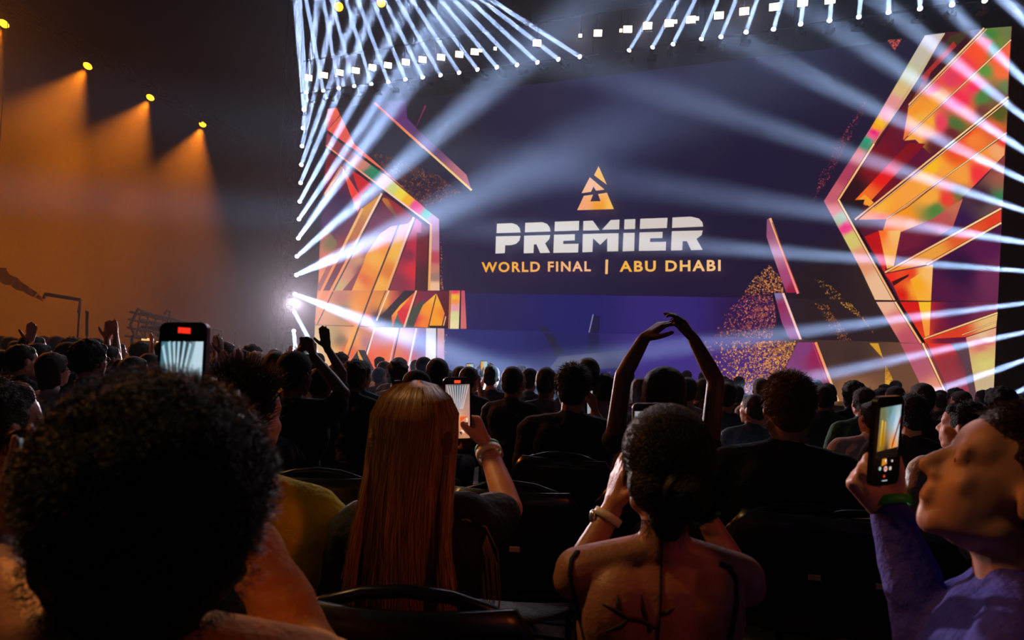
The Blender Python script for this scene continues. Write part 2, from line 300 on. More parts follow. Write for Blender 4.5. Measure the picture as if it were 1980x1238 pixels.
    L.poly([(824, 635), (843, 635), (842, 744), (822, 744)], [(833, 640, (226, 226, 236)), (832, 700, (236, 232, 230))]); L.line((844.5, 635), (843.5, 744), 2, (16, 6, 30)); L.poly([(846, 636), (859, 636), (859, 744), (845, 744)], [(850, 640, (220, 160, 160)), (852, 700, (190, 130, 160))])
    L.dots([(856, 640), (865, 640), (864, 744), (856, 744)], 50, [(220, 140, 130), (150, 100, 150)], (1.5, 3))
    # ---- right of the lettering: small blades, confetti
    NV = (18, 10, 44)
    def cden(x, y): return min(1, .12 + max(0, 1 - (1530 - x) / 150)) if y < 760 else .3
    for pc, reg, n, cl in ((U, [(1489, 512), (1512, 540), (1514, 566), (1436, 566), (1460, 535)], 420, [(200, 120, 60), (150, 80, 50), (230, 150, 90)]),
                           (Md, [(1440, 567), (1494, 567), (1501, 610), (1492, 660), (1375, 656), (1400, 610)], 1000, [(190, 90, 80), (150, 60, 80), (210, 120, 80), (120, 50, 90)]),
                           (L, [(1360, 660), (1541, 660), (1512, 722), (1500, 760), (1420, 770), (1390, 730)], 1700, [(236, 160, 70), (220, 130, 60), (250, 180, 90), (180, 100, 90)])):
        pc.dots(reg, n, cl, (2, 4.6), cden, 5)
    U.dots([(1575, 540), (1600, 545), (1640, 584), (1610, 584)], 90, [(180, 130, 60), (140, 90, 50)], (1.5, 3.5)); Md.dots([(1575, 586), (1600, 590), (1650, 663), (1625, 663)], 200, [(190, 110, 60), (150, 90, 50)], (1.5, 3.5)); Md.dots([(1620, 584), (1645, 586), (1670, 615), (1690, 646), (1668, 618)], 130, [(220, 160, 60), (180, 120, 50)], (1.5, 3.5))
    L.poly([(1681, 664), (1698, 664), (1708, 694)], (214, 156, 40)); L.poly([(1712, 706), (1724, 728), (1740, 780), (1710, 780)], [(1712, 710, (190, 130, 40)), (1725, 760, (226, 166, 50))]); L.dots([(1712, 706), (1724, 728), (1740, 780), (1710, 780)], 120, [(160, 110, 30), (250, 200, 80)], (2, 4)); L.poly([(1530, 722), (1556, 722), (1560, 735)], (236, 160, 50))
    U.dots([(1676, 190), (1672, 215), (1640, 275), (1600, 350), (1570, 392), (1585, 340), (1620, 275)], 330, [(190, 70, 80), (140, 50, 70)], (1.3, 3)); U.dots([(1716, 78), (1745, 74), (1730, 98)], 130, [(230, 100, 80), (190, 80, 70)], (1.5, 3.4))
    U.poly([(1483, 424), (1489, 422.6), (1544, 566), (1520, 566), (1482, 458)], [(1485, 440, (150, 80, 120)), (1500, 490, (190, 120, 150)), (1518, 540, (170, 70, 120)), (1532, 564, (150, 20, 60))]); U.line((1489, 422), (1543, 568), 4.5, (250, 180, 120), (250, 140, 130)); U.line((1493, 430), (1546, 567), 1.5, (150, 20, 50))
    Md.poly([(1492, 567), (1498, 567), (1510, 620), (1530, 661), (1484, 660), (1501, 640), (1502, 610)], (24, 12, 44)); Md.poly([(1497, 567), (1514, 567), (1552, 661), (1530, 661), (1512, 625)], [(1500, 570, (130, 120, 170)), (1508, 590, (150, 40, 90)), (1535, 650, (150, 70, 130))]); Md.line((1514, 567), (1550, 662), 4.5, (255, 200, 190))
    L.poly([(1542, 662), (1576, 662), (1620, 774), (1490, 774)], [(1555, 680, (130, 60, 120)), (1575, 690, (150, 30, 80)), (1530, 725, (130, 70, 130)), (1600, 750, (130, 30, 80))], 14); L.line((1577, 662), (1622, 780), 5, (250, 150, 90), (250, 190, 120)); L.line((1571, 662), (1611, 774), 1.5, (200, 60, 90))
    # dark set pieces shown in the lower middle of the wall
    Md.poly([(1040, 632), (1056, 630), (1066, 645), (1050, 645)], (26, 24, 60)); L.poly([(1052, 645), (1068, 645), (1090, 682), (1074, 690)], (26, 26, 60)); Md.poly([(1139, 645), (1146, 608), (1160, 612), (1158, 647)], (18, 16, 56)); Md.line((1147, 608), (1139, 643), 2.4, (120, 120, 170)); L.poly([(1137, 646), (1158, 646), (1157, 690), (1136, 690)], (22, 22, 70))
    L.poly([(1080, 690), (1215, 676), (1215, 712), (1060, 716)], [(1100, 700, (80, 80, 110)), (1200, 690, (60, 60, 100))])
    # ---- right emblem (drawn over all three bands; cut at the band edges by the wall steps)
    def R(pts, cols, step=14, warp=0, power=3): U.poly(pts, cols, step, warp, power)
    inner = [(1827, 63), (1867, 60), (1957, 51.5), (1938, 404), (1929.5, 584), (1731, 584), (1622, 386), (1690, 278)]
    R(inner, [(1800, 150, (60, 14, 20)), (1700, 330, (130, 8, 20)), (1760, 330, (90, 0, 40)), (1650, 370, (40, 4, 14)), (1900, 230, (100, 30, 34)), (1800, 300, (90, 10, 50)), (1860, 520, (40, 8, 56)), (1900, 480, (84, 16, 70)), (1900, 420, (60, 14, 60)), (1750, 470, (96, 12, 50)), (1800, 560, (80, 14, 60)), (1920, 540, (110, 40, 80))], 16, 10)
    R([(1836, 70), (1868, 60), (1903, 55), (1757, 205), (1750, 215)], [(1850, 70, (60, 50, 20)), (1870, 62, (70, 50, 26)), (1800, 140, (110, 24, 26)), (1770, 185, (150, 70, 26))], 12)
    R([(1844, 80), (1850, 90), (1795, 158), (1778, 152)], (172, 42, 38)); R([(1880, 58), (1903, 55), (1790, 165), (1800, 140)], (52, 10, 24))
    R([(1903, 55), (1956, 51), (1954, 79), (1850, 172), (1746, 271), (1757, 205)], [(1765, 210, (250, 150, 40)), (1775, 235, (252, 180, 60)), (1820, 180, (250, 170, 30)), (1810, 160, (236, 70, 70)), (1850, 130, (246, 60, 90)), (1890, 100, (255, 80, 40)), (1905, 82, (255, 80, 40)), (1915, 68, (60, 130, 50)), (1945, 60, (110, 120, 70)), (1920, 90, (90, 140, 60)), (1840, 150, (230, 60, 90)), (1750, 262, (240, 120, 60)), (1862, 140, (250, 50, 70))], 8, 8, 4)
    R([(1954, 80), (1948, 190), (1850, 268), (1800, 300), (1770, 270), (1748, 272), (1850, 176)], [(1765, 262, (252, 170, 60)), (1800, 240, (252, 176, 50)), (1820, 240, (240, 60, 90)), (1860, 195, (252, 40, 80)), (1885, 165, (250, 40, 90)), (1880, 150, (252, 130, 50)), (1930, 115, (252, 96, 60)), (1940, 140, (252, 110, 60)), (1905, 140, (90, 150, 60)), (1948, 170, (100, 130, 80)), (1900, 190, (70, 130, 60)), (1850, 240, (76, 110, 50)), (1900, 215, (120, 60, 50)), (1940, 190, (110, 80, 50)), (1840, 262, (110, 30, 40)), (1870, 215, (246, 110, 50)), (1810, 285, (90, 20, 30))], 8, 8, 4)
    R([(1757, 276), (1790, 278), (1720, 350), (1675, 398), (1652, 388)], [(1760, 290, (130, 8, 10)), (1700, 340, (232, 20, 20)), (1670, 380, (246, 110, 30)), (1770, 300, (130, 0, 40))], 10)
    R([(1660, 386), (1672, 376), (1690, 392), (1682, 400)], (250, 160, 40)); R([(1628, 388), (1672, 386), (1660, 424), (1640, 416)], (30, 6, 12))
    R([(1948, 199), (1946, 257), (1850, 324), (1754, 400), (1714, 424), (1660, 425), (1687, 402), (1820, 300)], [(1700, 405, (255, 180, 60)), (1800, 330, (254, 190, 30)), (1760, 370, (252, 160, 60)), (1850, 290, (240, 80, 30)), (1880, 270, (252, 130, 50)), (1930, 222, (80, 90, 30)), (1925, 245, (230, 100, 50)), (1870, 258, (236, 60, 30)), (1820, 340, (252, 160, 60)), (1700, 420, (250, 110, 20))], 8, 6, 4)
    R([(1946, 261), (1942, 300), (1855, 388), (1800, 430), (1700, 470), (1714, 424), (1754, 402), (1850, 327)], [(1940, 275, (240, 60, 40)), (1900, 300, (252, 150, 50)), (1860, 340, (252, 160, 60)), (1800, 380, (252, 170, 60)), (1890, 335, (246, 50, 60)), (1830, 385, (240, 60, 50)), (1855, 375, (110, 110, 50)), (1810, 405, (80, 130, 60)), (1740, 430, (250, 150, 20)), (1720, 455, (250, 130, 30)), (1930, 290, (250, 170, 110))], 8, 5, 4)
    R([(1862, 384), (1842, 440), (1792, 470), (1735, 490), (1739, 450), (1800, 425)], [(1850, 395, (200, 110, 80)), (1820, 430, (190, 80, 80)), (1760, 470, (110, 16, 50)), (1800, 470, (90, 10, 50))], 10)
    R([(1943, 300), (1938, 404), (1842, 444), (1864, 386)], [(1930, 320, (130, 50, 50)), (1935, 345, (160, 90, 70)), (1935, 385, (40, 130, 80)), (1900, 380, (60, 12, 50)), (1860, 430, (50, 16, 70)), (1932, 400, (120, 60, 80))], 10)
    R([(1672, 458), (1700, 446), (1714, 500), (1711, 528)], [(1690, 470, (190, 10, 12)), (1710, 510, (220, 30, 10))]); R([(1699, 446), (1742, 446), (1728, 515), (1715, 520)], [(1705, 450, (255, 110, 30)), (1730, 450, (252, 190, 110)), (1718, 510, (255, 180, 70))], 8)
    R([(1936, 405), (1936, 430), (1790, 512), (1711, 528)], [(1930, 420, (230, 60, 30)), (1860, 460, (230, 90, 40)), (1800, 490, (240, 160, 60)), (1730, 522, (252, 150, 50))], 10)
    R([(1711, 530), (1804, 512), (1797, 584), (1742, 584), (1726, 550)], [(1720, 540, (240, 40, 20)), (1760, 530, (236, 60, 30)), (1745, 570, (220, 20, 10)), (1770, 560, (252, 160, 40)), (1790, 530, (252, 190, 90))], 8)
    R([(1760, 541), (1804, 512), (1800, 584), (1776, 584)], [(1775, 550, (252, 170, 30)), (1800, 530, (254, 190, 110))])
    R([(1724, 545), (1758, 530), (1756, 535), (1728, 553)], (60, 6, 6))
    # outer frame
    R([(1788.5, 68.5), (1827, 63.5), (1760, 180), (1690, 278), (1622, 386), (1624, 394), (1731, 584), (1694, 584), (1665, 522), (1593, 389), (1685, 245)],
      [(1800, 80, (206, 196, 190)), (1780, 110, (200, 190, 170)), (1752, 145, (196, 200, 130)), (1740, 170, (222, 190, 130)), (1725, 200, (232, 150, 150)), (1712, 222, (232, 140, 120)), (1700, 238, (250, 190, 20)), (1694, 246, (250, 160, 30)), (1690, 256, (240, 30, 120)), (1684, 263, (240, 90, 140)), (1678, 270, (20, 160, 120)), (1670, 280, (60, 140, 110)), (1660, 296, (216, 110, 90)), (1640, 330, (176, 60, 90)), (1605, 385, (200, 90, 110)), (1612, 405, (226, 120, 110)), (1624, 425, (170, 190, 150)), (1634, 440, (244, 60, 140)), (1645, 462, (216, 200, 110)), (1665, 500, (232, 150, 110)), (1700, 560, (240, 190, 150))], 8, 0, 5)
    def gold(a, b, w=4.5, pc=U): pc.line(a, b, w, (60, 16, 8)); pc.line(a, b, w * .6, (255, 214, 150), (250, 180, 120))
    gold((1903, 54), (1757, 203), 5); gold((1908, 56), (1756, 210), 2.5); gold((1955, 77), (1756, 262), 4); gold((1950, 187), (1653, 425), 5.5); gold((1950, 194), (1690, 402), 3); gold((1947, 256), (1714, 424), 3.5)
    gold((1936, 403), (1711, 527), 6); gold((1936, 431), (1792, 512), 6); gold((1690, 278), (1621, 387), 6); gold((1827, 64), (1690, 278), 2); gold((1621, 386), (1731, 584), 6); U.line((1629, 390), (1737, 584), 4, (14, 4, 8)); U.line((1833, 66), (1694, 282), 3, (50, 10, 30))
    # middle + lower bands, right
    Md.poly([(1694, 584), (1731, 584), (1783, 664), (1741, 663)], [(1712, 590, (240, 180, 150)), (1730, 620, (222, 120, 110)), (1755, 655, (190, 80, 100))], 10)
    Md.poly([(1737, 584), (1929, 584), (1925, 668), (1787, 664)], [(1760, 600, (220, 20, 10)), (1785, 650, (230, 60, 20)), (1850, 600, (70, 14, 66)), (1900, 590, (110, 40, 80)), (1850, 640, (90, 16, 60)), (1920, 620, (130, 50, 60)), (1820, 650, (110, 20, 50))], 12)
    Md.poly([(1776, 584), (1800, 584), (1797, 652), (1789, 654)], [(1788, 590, (252, 190, 40)), (1794, 645, (250, 150, 60))]); Md.poly([(1929, 606), (1926, 632), (1866, 652), (1790, 656)], [(1920, 620, (236, 190, 120)), (1850, 645, (220, 60, 30)), (1800, 655, (230, 60, 30))], 10)
    gold((1929, 605), (1787, 655), 5, Md); gold((1927, 622), (1860, 648), 3, Md); gold((1731, 584), (1781, 664), 6, Md); Md.line((1738, 584), (1788, 664), 4, (14, 4, 8)); Md.line((1927, 633), (1866, 654), 2, (90, 40, 20)); Md.poly([(1868, 653), (1926, 634), (1925, 668), (1870, 668)], [(1900, 650, (236, 190, 150)), (1900, 664, (216, 90, 90))])
    L.poly([(1741, 664), (1783, 664), (1838, 790), (1800, 785)], [(1760, 670, (190, 80, 100)), (1780, 710, (180, 90, 110)), (1810, 760, (236, 150, 120))], 12)
    L.poly([(1787, 664), (1872, 665), (1894, 790), (1843, 790)], [(1795, 668, (230, 50, 30)), (1830, 670, (210, 40, 36)), (1830, 700, (150, 50, 60)), (1850, 750, (160, 60, 80)), (1868, 690, (90, 50, 64))], 12); L.poly([(1838, 664), (1871, 664), (1892, 790), (1880, 790), (1862, 700)], (92, 62, 72))
    L.poly([(1871, 664), (1925, 668), (1920, 792), (1893, 792)], [(1895, 672, (222, 120, 110)), (1900, 690, (214, 190, 110)), (1905, 705, (220, 206, 120)), (1905, 740, (206, 180, 140)), (1905, 780, (200, 176, 150))], 8)
    gold((1784, 664), (1842, 790), 6, L); L.line((1791, 664), (1848, 790), 3, (100, 60, 60))
    for s, n in zip(S, ('upper_image', 'middle_image', 'lower_image')): s.build(n, M['led'], root)
    # ---- lettering
    T = Pic(lambda x, y, l: inv(on(x, y, OFF[0] + .32 + l * .0005)))
    def q(pts): return [(900 + x / 3.667, 280 + y / 3.667) for x, y in pts]
    cream = [(958, 480, (226, 220, 216)), (1360, 430, (214, 204, 198))]
    for g in ([(224, 560), (330, 556), (365, 568), (385, 592), (391, 622), (220, 627)], [(216, 650), (391, 646), (382, 680), (360, 702), (325, 712), (282, 713), (279, 769), (213, 772)],
              [(424, 554), (545, 549), (580, 562), (598, 588), (603, 615), (421, 621)], [(416, 645), (602, 640), (594, 670), (565, 700), (600, 766), (530, 768), (503, 706), (485, 707), (482, 768), (413, 770)],
              [(634, 546), (806, 540), (804, 608), (631, 614)], [(628, 638), (776, 634), (775, 678), (694, 682), (693, 704), (802, 702), (799, 764), (623, 767)],
              [(836, 541), (903, 538), (952, 606), (834, 609)], [(968, 603), (1030, 534), (1092, 531), (1090, 600)], [(832, 633), (1086, 627), (1083, 755), (1005, 757), (1005, 662), (955, 710), (905, 664), (900, 760), (829, 763)],
              [(1128, 530), (1205, 527), (1202, 597), (1125, 600)], [(1120, 626), (1200, 624), (1196, 753), (1114, 756)],
              [(1240, 525), (1433, 518), (1428, 590), (1236, 597)], [(1234, 622), (1398, 618), (1396, 662), (1310, 664), (1308, 690), (1423, 688), (1420, 750), (1229, 753)],
              [(1468, 516), (1600, 510), (1655, 523), (1680, 550), (1685, 580), (1465, 590)], [(1463, 613), (1682, 608), (1675, 640), (1638, 668), (1682, 745), (1600, 748), (1570, 684), (1540, 684), (1537, 748), (1457, 750)]):
        T.poly(q(g), cream, 400)
    tagc = [(1125, 400, (252, 170, 120)), (1145, 360, (252, 190, 150)), (1160, 400, (250, 160, 40)), (1165, 340, (252, 190, 60)), (1183, 400, (252, 196, 90))]
    for g in ([(944, 152), (1003, 284), (912, 216)], [(882, 230), (986, 318), (926, 326), (908, 296), (890, 334), (823, 344)], [(840, 362), (905, 354), (885, 402), (958, 400), (940, 350), (1003, 340), (1052, 456), (792, 464)]):
        T.poly(q(g), tagc, 8)
    T.build('tournament_lettering', M['led'], root)
    T2 = Pic(lambda x, y, l: inv(on(x, y, OFF[0] + .34)))
    def words(txt, x0, x1, yb0, yb1, cap0, cap1, c0, c1):
        cu = bpy.data.curves.new('t', 'FONT'); cu.body = txt; cu.size = 1; cu.offset = .028; cu.space_character = 1.22; cu.resolution_u = 4
        ob = bpy.data.objects.new('t', cu); C.objects.link(ob); dg = bpy.context.evaluated_depsgraph_get(); me = bpy.data.meshes.new_from_object(ob.evaluated_get(dg))
        co = [v.co.copy() for v in me.vertices]; xa = min(v.x for v in co); xb = max(v.x for v in co); ya = min(v.y for v in co); yb = max(v.y for v in co); n = len(T2.v)
        for v in co:
            t = (v.x - xa) / (xb - xa); h = (v.y - ya) / (yb - ya); T2.v.append(T2.place(x0 + (x1 - x0) * t, (yb0 + (yb1 - yb0) * t) - h * (cap0 + (cap1 - cap0) * t), 1)); T2.c.append(s2l(lerp(c0, c1, t)))
        T2.f += [tuple(i + n for i in p.vertices) for p in me.polygons]
        bpy.data.objects.remove(ob); bpy.data.curves.remove(cu); bpy.data.meshes.remove(me)
    words('WORLD FINAL', 931, 1142.5, 527, 525, 20, 20, (250, 170, 40), (250, 190, 150)); words('ABU DHABI', 1198, 1393.5, 526, 524.5, 21, 22, (250, 180, 60), (252, 200, 140))
    n = len(T2.v)
    for x, y in ((1171, 502), (1176, 502), (1175, 530), (1170, 530)): T2.v.append(T2.place(x, y, 1)); T2.c.append(s2l((250, 190, 120)))
    T2.f.append((n, n + 1, n + 2, n + 3)); T2.build('venue_lettering', M['led'], root)
M['led'] = screen_mat('led_picture', 1.0)
build_wall()
# ---------------------------------------------------------------- stage deck
def stage():
    a = on(600, 745, .6); b = on(1925, 780, .6); a.z = b.z = 0; f = SN * 3.0
    a2 = a - SD * .2; b2 = b + SD * 4; root = empty('stage_deck', (a + b) / 2); tag(root, 'low dark stage platform in front of the screen wall', 'stage'); o = root.location
    def prism(name, p, q_, fw, z0, z1, m_):
        v = [p, q_, q_ + fw, p + fw]; link(name, mesh(name, [x - o + Vector((0, 0, z0)) for x in v] + [x - o + Vector((0, 0, z1)) for x in v], [(0, 3, 2, 1), (4, 5, 6, 7), (0, 1, 5, 4), (1, 2, 6, 5), (2, 3, 7, 6), (3, 0, 4, 7)]), m_, root)
    prism('platform', a2, b2, f, .0, .8, M['deck']); prism('front_edge', a2 + f, b2 + f, SN * .03, .74, .8, M['truss'])
stage()
# ---------------------------------------------------------------- lights of the rig
M['lens'] = mat('lens_white', (200, 215, 255), .3, emit=(215, 226, 255), es=9, sample=False)
M['lens_small'] = mat('lens_warm_white', (255, 235, 200), .3, emit=(255, 226, 180), es=8, sample=False)
M['lens_orange'] = mat('lens_orange', (255, 160, 40), .3, emit=(255, 150, 20), es=9, sample=False)
ORD = 'first second third fourth fifth sixth seventh eighth ninth tenth eleventh twelfth thirteenth fourteenth fifteenth sixteenth'.split()
def aim(d): return d.to_track_quat('-Z', 'Y').to_matrix()
def moving_head(pos, to, label, cat='stage light', group=None, r=.06, watt=BEAM, spread=1.7, col=(.50, .66, 1.0), lens='lens', mount=Vector((0, 0, 1)), name='moving_head_light', size=None):
    d = (to - pos).normalized(); root = empty(name, pos - d * .16); tag(root, label, cat, group)
    R = aim(d); lp = d * .16
    b = MB(); b.tube([-d * .17, -d * .10, d * .10, d * .155], [r * .8, r * 1.35, r * 1.35, r * 1.15], 14); b.build('housing', M['housing'], root)
    MB().tube([d * .10, d * .165], r * 1.28, 14).build('front_ring', M['truss'], root)
    MB().ell(lp, (r, r, r * .8), R, 14, 8).build('lens', M[lens], root, True)
    side = mount.cross(d); side = (side if side.length > .05 else CR.copy()).normalized()
    y = MB(); top = mount.normalized() * .30
    for s in (-1, 1): y.tube([side * s * r * 1.5, side * s * r * 1.55 + top * .85], .012, 6)
    y.tube([side * -r * 1.55 + top * .85, side * r * 1.55 + top * .85], .014, 6); y.build('yoke', M['black'], root)
    MB().box(top, (.2, .2, .09)).build('base', M['housing'], root)
    if watt > 0:
        l = bpy.data.lights.new('beam_lamp', 'AREA'); l.shape = 'DISK'; l.size = r * 2 * .9; l.spread = math.radians(spread); l.energy = watt; l.color = col
        lo = bpy.data.objects.new('beam_lamp', l); C.objects.link(lo); lo.parent = root; lo.matrix_local = Matrix.Translation(d * .20) @ R.to_4x4()
    return root
def truss(pts, label, w=.30, name='lighting_truss'):
    a, b = Vector(pts[0]), Vector(pts[1]); d = (b - a).normalized(); L = (b - a).length; up = Vector((0, 0, 1)) if abs(d.z) < .9 else SN.copy(); s = d.cross(up).normalized(); u = s.cross(d)
    root = empty(name, a); tag(root, label, 'truss'); k = int(L / .5)
    for i in (-1, 1):
        for j in (-1, 1): MB().tube([s * i * w / 2 + u * j * w / 2, d * L + s * i * w / 2 + u * j * w / 2], .025, 6).build('chord', M['truss'], root)
    m_ = MB(); c = [(s * i + u * j) * w / 2 for i, j in ((-1, -1), (1, -1), (1, 1), (-1, 1))]
    for q in range(k):
        for f in range(4): m_.tube([d * L * q / k + c[f], d * L * (q + 1) / k + c[(f + 1) % 4]], .012, 4)
    m_.build('lattice', M['truss'], root); return root
def pl(px, py, off): return on(px, py, off)
# left column: fixtures and where each beam passes (photo pixel, distance)
LC = [((592, 181), (583, 80, 19)), ((587.5, 212), (571, -10, 15.5)), ((586, 248), (622, -60, 14)), ((584, 283), (665, -60, 14)), ((582.6, 319), (714, -50, 13)), ((581, 354), (752, -50, 12)), ((579.5, 390), (822, -50, 10.5)), ((578, 424), (905, -60, 8.5)),
      ((576.7, 461), (890, 20, 8.0)), ((574, 496), (1100, 35, 6.6)), ((573, 532), (1080, 305, 5.2)), ((570, 569), (890, 692, 8.5)), ((569.5, 604), (640, 735, 17)), ((568, 640), (573, 690, 19)), ((566, 675), (563, 716, 20))]
COLZ = 21.0
for i, ((x, y), (ex, ey, ez)) in enumerate(LC[1:]):
    moving_head(P(x, y, COLZ), P(ex, ey, ez), 'white beam light, %s from top of the upright column left of the screen' % ORD[i], group='beam lights of the left column', mount=Vector((-1, .3, 0)).normalized(), spread=1.1 if i < 7 else 1.8, watt=BEAM * (1.05 if i > 6 else .8))
ca = P(592, 165, COLZ); cb = P(566, 690, COLZ); truss(((ca.x - .5, ca.y + .15, .0), (ca.x - .5, ca.y + .15, ZT)), 'upright lighting truss carrying the left column of beam lights')
# upper left row
UL = [((592, 179), (580, 0)), ((625, 176), (592, 0)), ((655, 171), (625, 0)), ((685, 167), (641, 0)), ((718, 163), (669, 0)), ((751, 159), (692, 0)), ((784, 154), (721, 0)), ((817.5, 150), (743.5, 0)), ((852, 146), (769, 0)), ((888, 141), (797, 0)), ((923.5, 135), (823, 0)),
      ((961, 130.5), (852, 0)), ((1000, 126), (879, 0)), ((1039.5, 121), (908, 0)), ((1080, 115), (932.6, 0)), ((1121.6, 110), (950, 0))]
def ext(a, b, k): return (a[0] + (b[0] - a[0]) * k, a[1] + (b[1] - a[1]) * k)
def zof(p): return (p - CAM).dot(CFw)
for i, (a, b) in enumerate(UL):
    p = on(a[0], a[1], 1.8); e = ext(a, b, 1.6)
    moving_head(p, P(e[0], e[1], zof(p) * .8), 'white beam light, %s from left in the row over the left screen half' % ORD[i], group='beam lights of the upper left row', spread=.5, watt=BEAM * .85, r=.055, mount=-SN)
UR = [((1216, 98), (1276, 0)), ((1261.5, 92), (1311.6, 0)), ((1301, 86), (1344, 0)), ((1356, 76), (1387.6, 0)), ((1393.7, 71.7), (1423, 0)), ((1442.5, 62.7), (1463.5, 0)), ((1495.5, 57), (1512, 0)), ((1548, 47), (1554, 0)), ((1604, 40), (1608, 0)), ((1660.6, 33), (1664, 0)), ((1718, 24), (1719, 0)), ((1779, 17), (1779, 0)), ((1841, 9), (1841, -9)), ((1904, 1.6), (1904, -9))]
for i, (a, b) in enumerate(UR):
    p = on(a[0], a[1], 1.8); k = (a[1] + 180) / max(8, a[1] - b[1]); e = ext(a, b, k)
    moving_head(p, P(e[0], e[1], zof(p) * .8), 'white beam light, %s from left in the row over the right screen half' % ORD[i], group='beam lights of the upper right row', spread=.6, watt=BEAM * .7, r=.052, mount=-SN)
def rowbar(a, b, off, lift, label):
    p = on(*a, off) + Vector((0, 0, lift)); q = on(*b, off) + Vector((0, 0, lift)); root = empty('lighting_bar', p); tag(root, label, 'lighting bar')
    MB().tube([(0, 0, 0), q - p], .03, 8).build('pipe', M['truss'], root)
    for k in range(5): c = (q - p) * (k / 4 * .96 + .02); MB().tube([c, Vector((c.x, c.y, ZC - .03 - p.z))], .006, 4).build('cable', M['truss'], root)
    return p, q
rowbar((575, 181), (1160, 105), 1.46, .0, 'dark lighting bar above the left half of the screen')
rowbar((1190, 101), (1960, -8), 1.46, .0, 'dark lighting bar above the right half of the screen')
# right column, outside the frame on the right: beams cross the picture
RB = [((2040, 100), (1916, -30, 9)), ((2040, 214), (1800, -20, 8.5)), ((2040, 275), (1680, -12, 8)), ((2040, 330), (1500, -20, 6.5)), ((2040, 378), (1150, -55, 5.4)), ((2040, 427), (1000, 88, 5.0)), ((2040, 478), (1060, 328, 5.0)), ((2040, 529), (1280, 470, 8.2)), ((2040, 579), (1050, 705, 7.0)), ((2040, 630), (1350, 778, 8.0)), ((2040, 676), (1700, 795, 10)), ((2040, 720), (1900, 795, 12.5))]
RZ = 14.6
for i, (a, e) in enumerate(RB):
    moving_head(P(a[0], a[1], RZ), P(*e), 'white beam light of the column just past the right edge, %s from top' % ORD[i], group='beam lights of the right column', mount=Vector((1, 0, 0)), spread=1.5, watt=BEAM * .34, r=.045)
q = P(2040, 400, RZ); truss(((q.x + .5, q.y, 0), (q.x + .5, q.y, ZT)), 'upright lighting truss right of the screen')
kp = P(567, 587, 20.9); kt = Vector((.45, 1.3, 1.15)); kr = moving_head(kp, kt, 'white wash light on the left upright truss turned towards the audience', mount=Vector((-1, .3, 0)).normalized(), r=.07, watt=0, name='wash_light')
l = bpy.data.lights.new('wash_lamp', 'SPOT'); l.energy = 9500; l.spot_size = math.radians(32); l.spot_blend = .7; l.shadow_soft_size = .12; l.color = (1.0, .80, .86)
lo = bpy.data.objects.new('wash_lamp', l); C.objects.link(lo); lo.parent = kr; kd = (kt - kp).normalized(); lo.matrix_local = Matrix.Translation(kd * .36) @ aim(kd).to_4x4()
# small pale lights between the beams
SL = [(596.5, 151), (626.6, 146), (656.6, 141), (688, 137), (720, 131), (750, 127), (784.6, 121), (817, 116), (853, 111.5), (888, 106), (918, 101), (929, 98.5), (957.5, 94.7), (1038.5, 84), (1122, 70), (1155.6, 65), (1201, 60), (1213.7, 57.5), (1252, 51), (1294, 46), (1306, 43), (1336, 39), (1348, 37), (1390, 31), (1439, 23), (1497, 14.5), (1552, 6), (1605, 1)]
BA, BB = rowbar((585, 154), (1640, -6), .7, .6, 'dark bar carrying the line of small audience lights')
def side_of(x): return 'pale' if x > 850 else 'warm'
NUM = ORD + ['%s' % w for w in 'seventeenth eighteenth nineteenth twentieth twenty-first twenty-second twenty-third twenty-fourth twenty-fifth twenty-sixth twenty-seventh twenty-eighth'.split()]
for i, (x, y) in enumerate(SL):
    p = on(x, y, .7); root = empty('blinder_light', p); n = -(p - CAM).normalized(); n.z *= .6; n.normalize(); R = aim(n)
    small = i in (11, 12, 14, 16, 20, 22); w, h = ((.22, .16) if not small else (.08, .08))
    tag(root, '%s square audience light, %s from left in the lamp line over the screen' % (side_of(x), NUM[i]), 'stage light', 'small audience lights over the screen')
    MB().box((0, 0, 0), (w * 1.3, h * 1.35, .14), R).build('housing', M['housing'], root); MB().box(n * .075, (w, h, .012), R).build('lens', M['lens_small'], root)
    if i in (3, 8, 14, 18, 24):
        l = bpy.data.lights.new('audience_lamp', 'SPOT'); l.energy = 420; l.spot_size = math.radians(60); l.spot_blend = .8; l.shadow_soft_size = .12; l.color = (.90, .82, 1.0)
        lo = bpy.data.objects.new('audience_lamp', l); C.objects.link(lo); lo.parent = root; da = (Vector((p.x * .25, 3.0, 1.0)) - p).normalized(); lo.matrix_local = Matrix.Translation(n * .16) @ aim(da).to_4x4()
    y_ = MB(); bt = (p - BA).dot(SD) / (BB - BA).dot(SD); y_.tube([(0, 0, h * .6), (0, 0, (BA + (BB - BA) * bt).z - p.z + .02)], .014, 6); y_.build('bracket', M['black'], root)
# orange wash lights along the left
OL = [((8, 45), 17.6), ((170, 127), 20.0), ((291, 188), 22.3), ((392, 240), 24.7)]
for i, ((x, y), z) in enumerate(OL):
    p = P(x, y, z); to = Vector((p.x - .9, p.y - 2.6, p.z - 5.5)) if i < 3 else Vector((p.x - .25, p.y - 2.2, p.z - 5.5))
    r = moving_head(p, to, 'orange wash light, %s from the left on the dark truss at upper left' % ORD[i], group='orange wash lights', r=.12, watt=0, lens='lens_orange', name='wash_light')
    MB().ell(-Vector(r.location) + p + (CAM - p).normalized() * .05, (.10, .10, .10)).build('bulb', M['lens_orange'], r, True)
    l = bpy.data.lights.new('wash_lamp', 'SPOT'); l.energy = 9800; l.spot_size = math.radians(60); l.spot_blend = .75; l.shadow_soft_size = .08; l.color = (1.0, .21, .006)
    lo = bpy.data.objects.new('wash_lamp', l); C.objects.link(lo); lo.parent = r; dd = (to - p).normalized(); lo.matrix_local = Matrix.Translation(dd * .36) @ aim(dd).to_4x4()
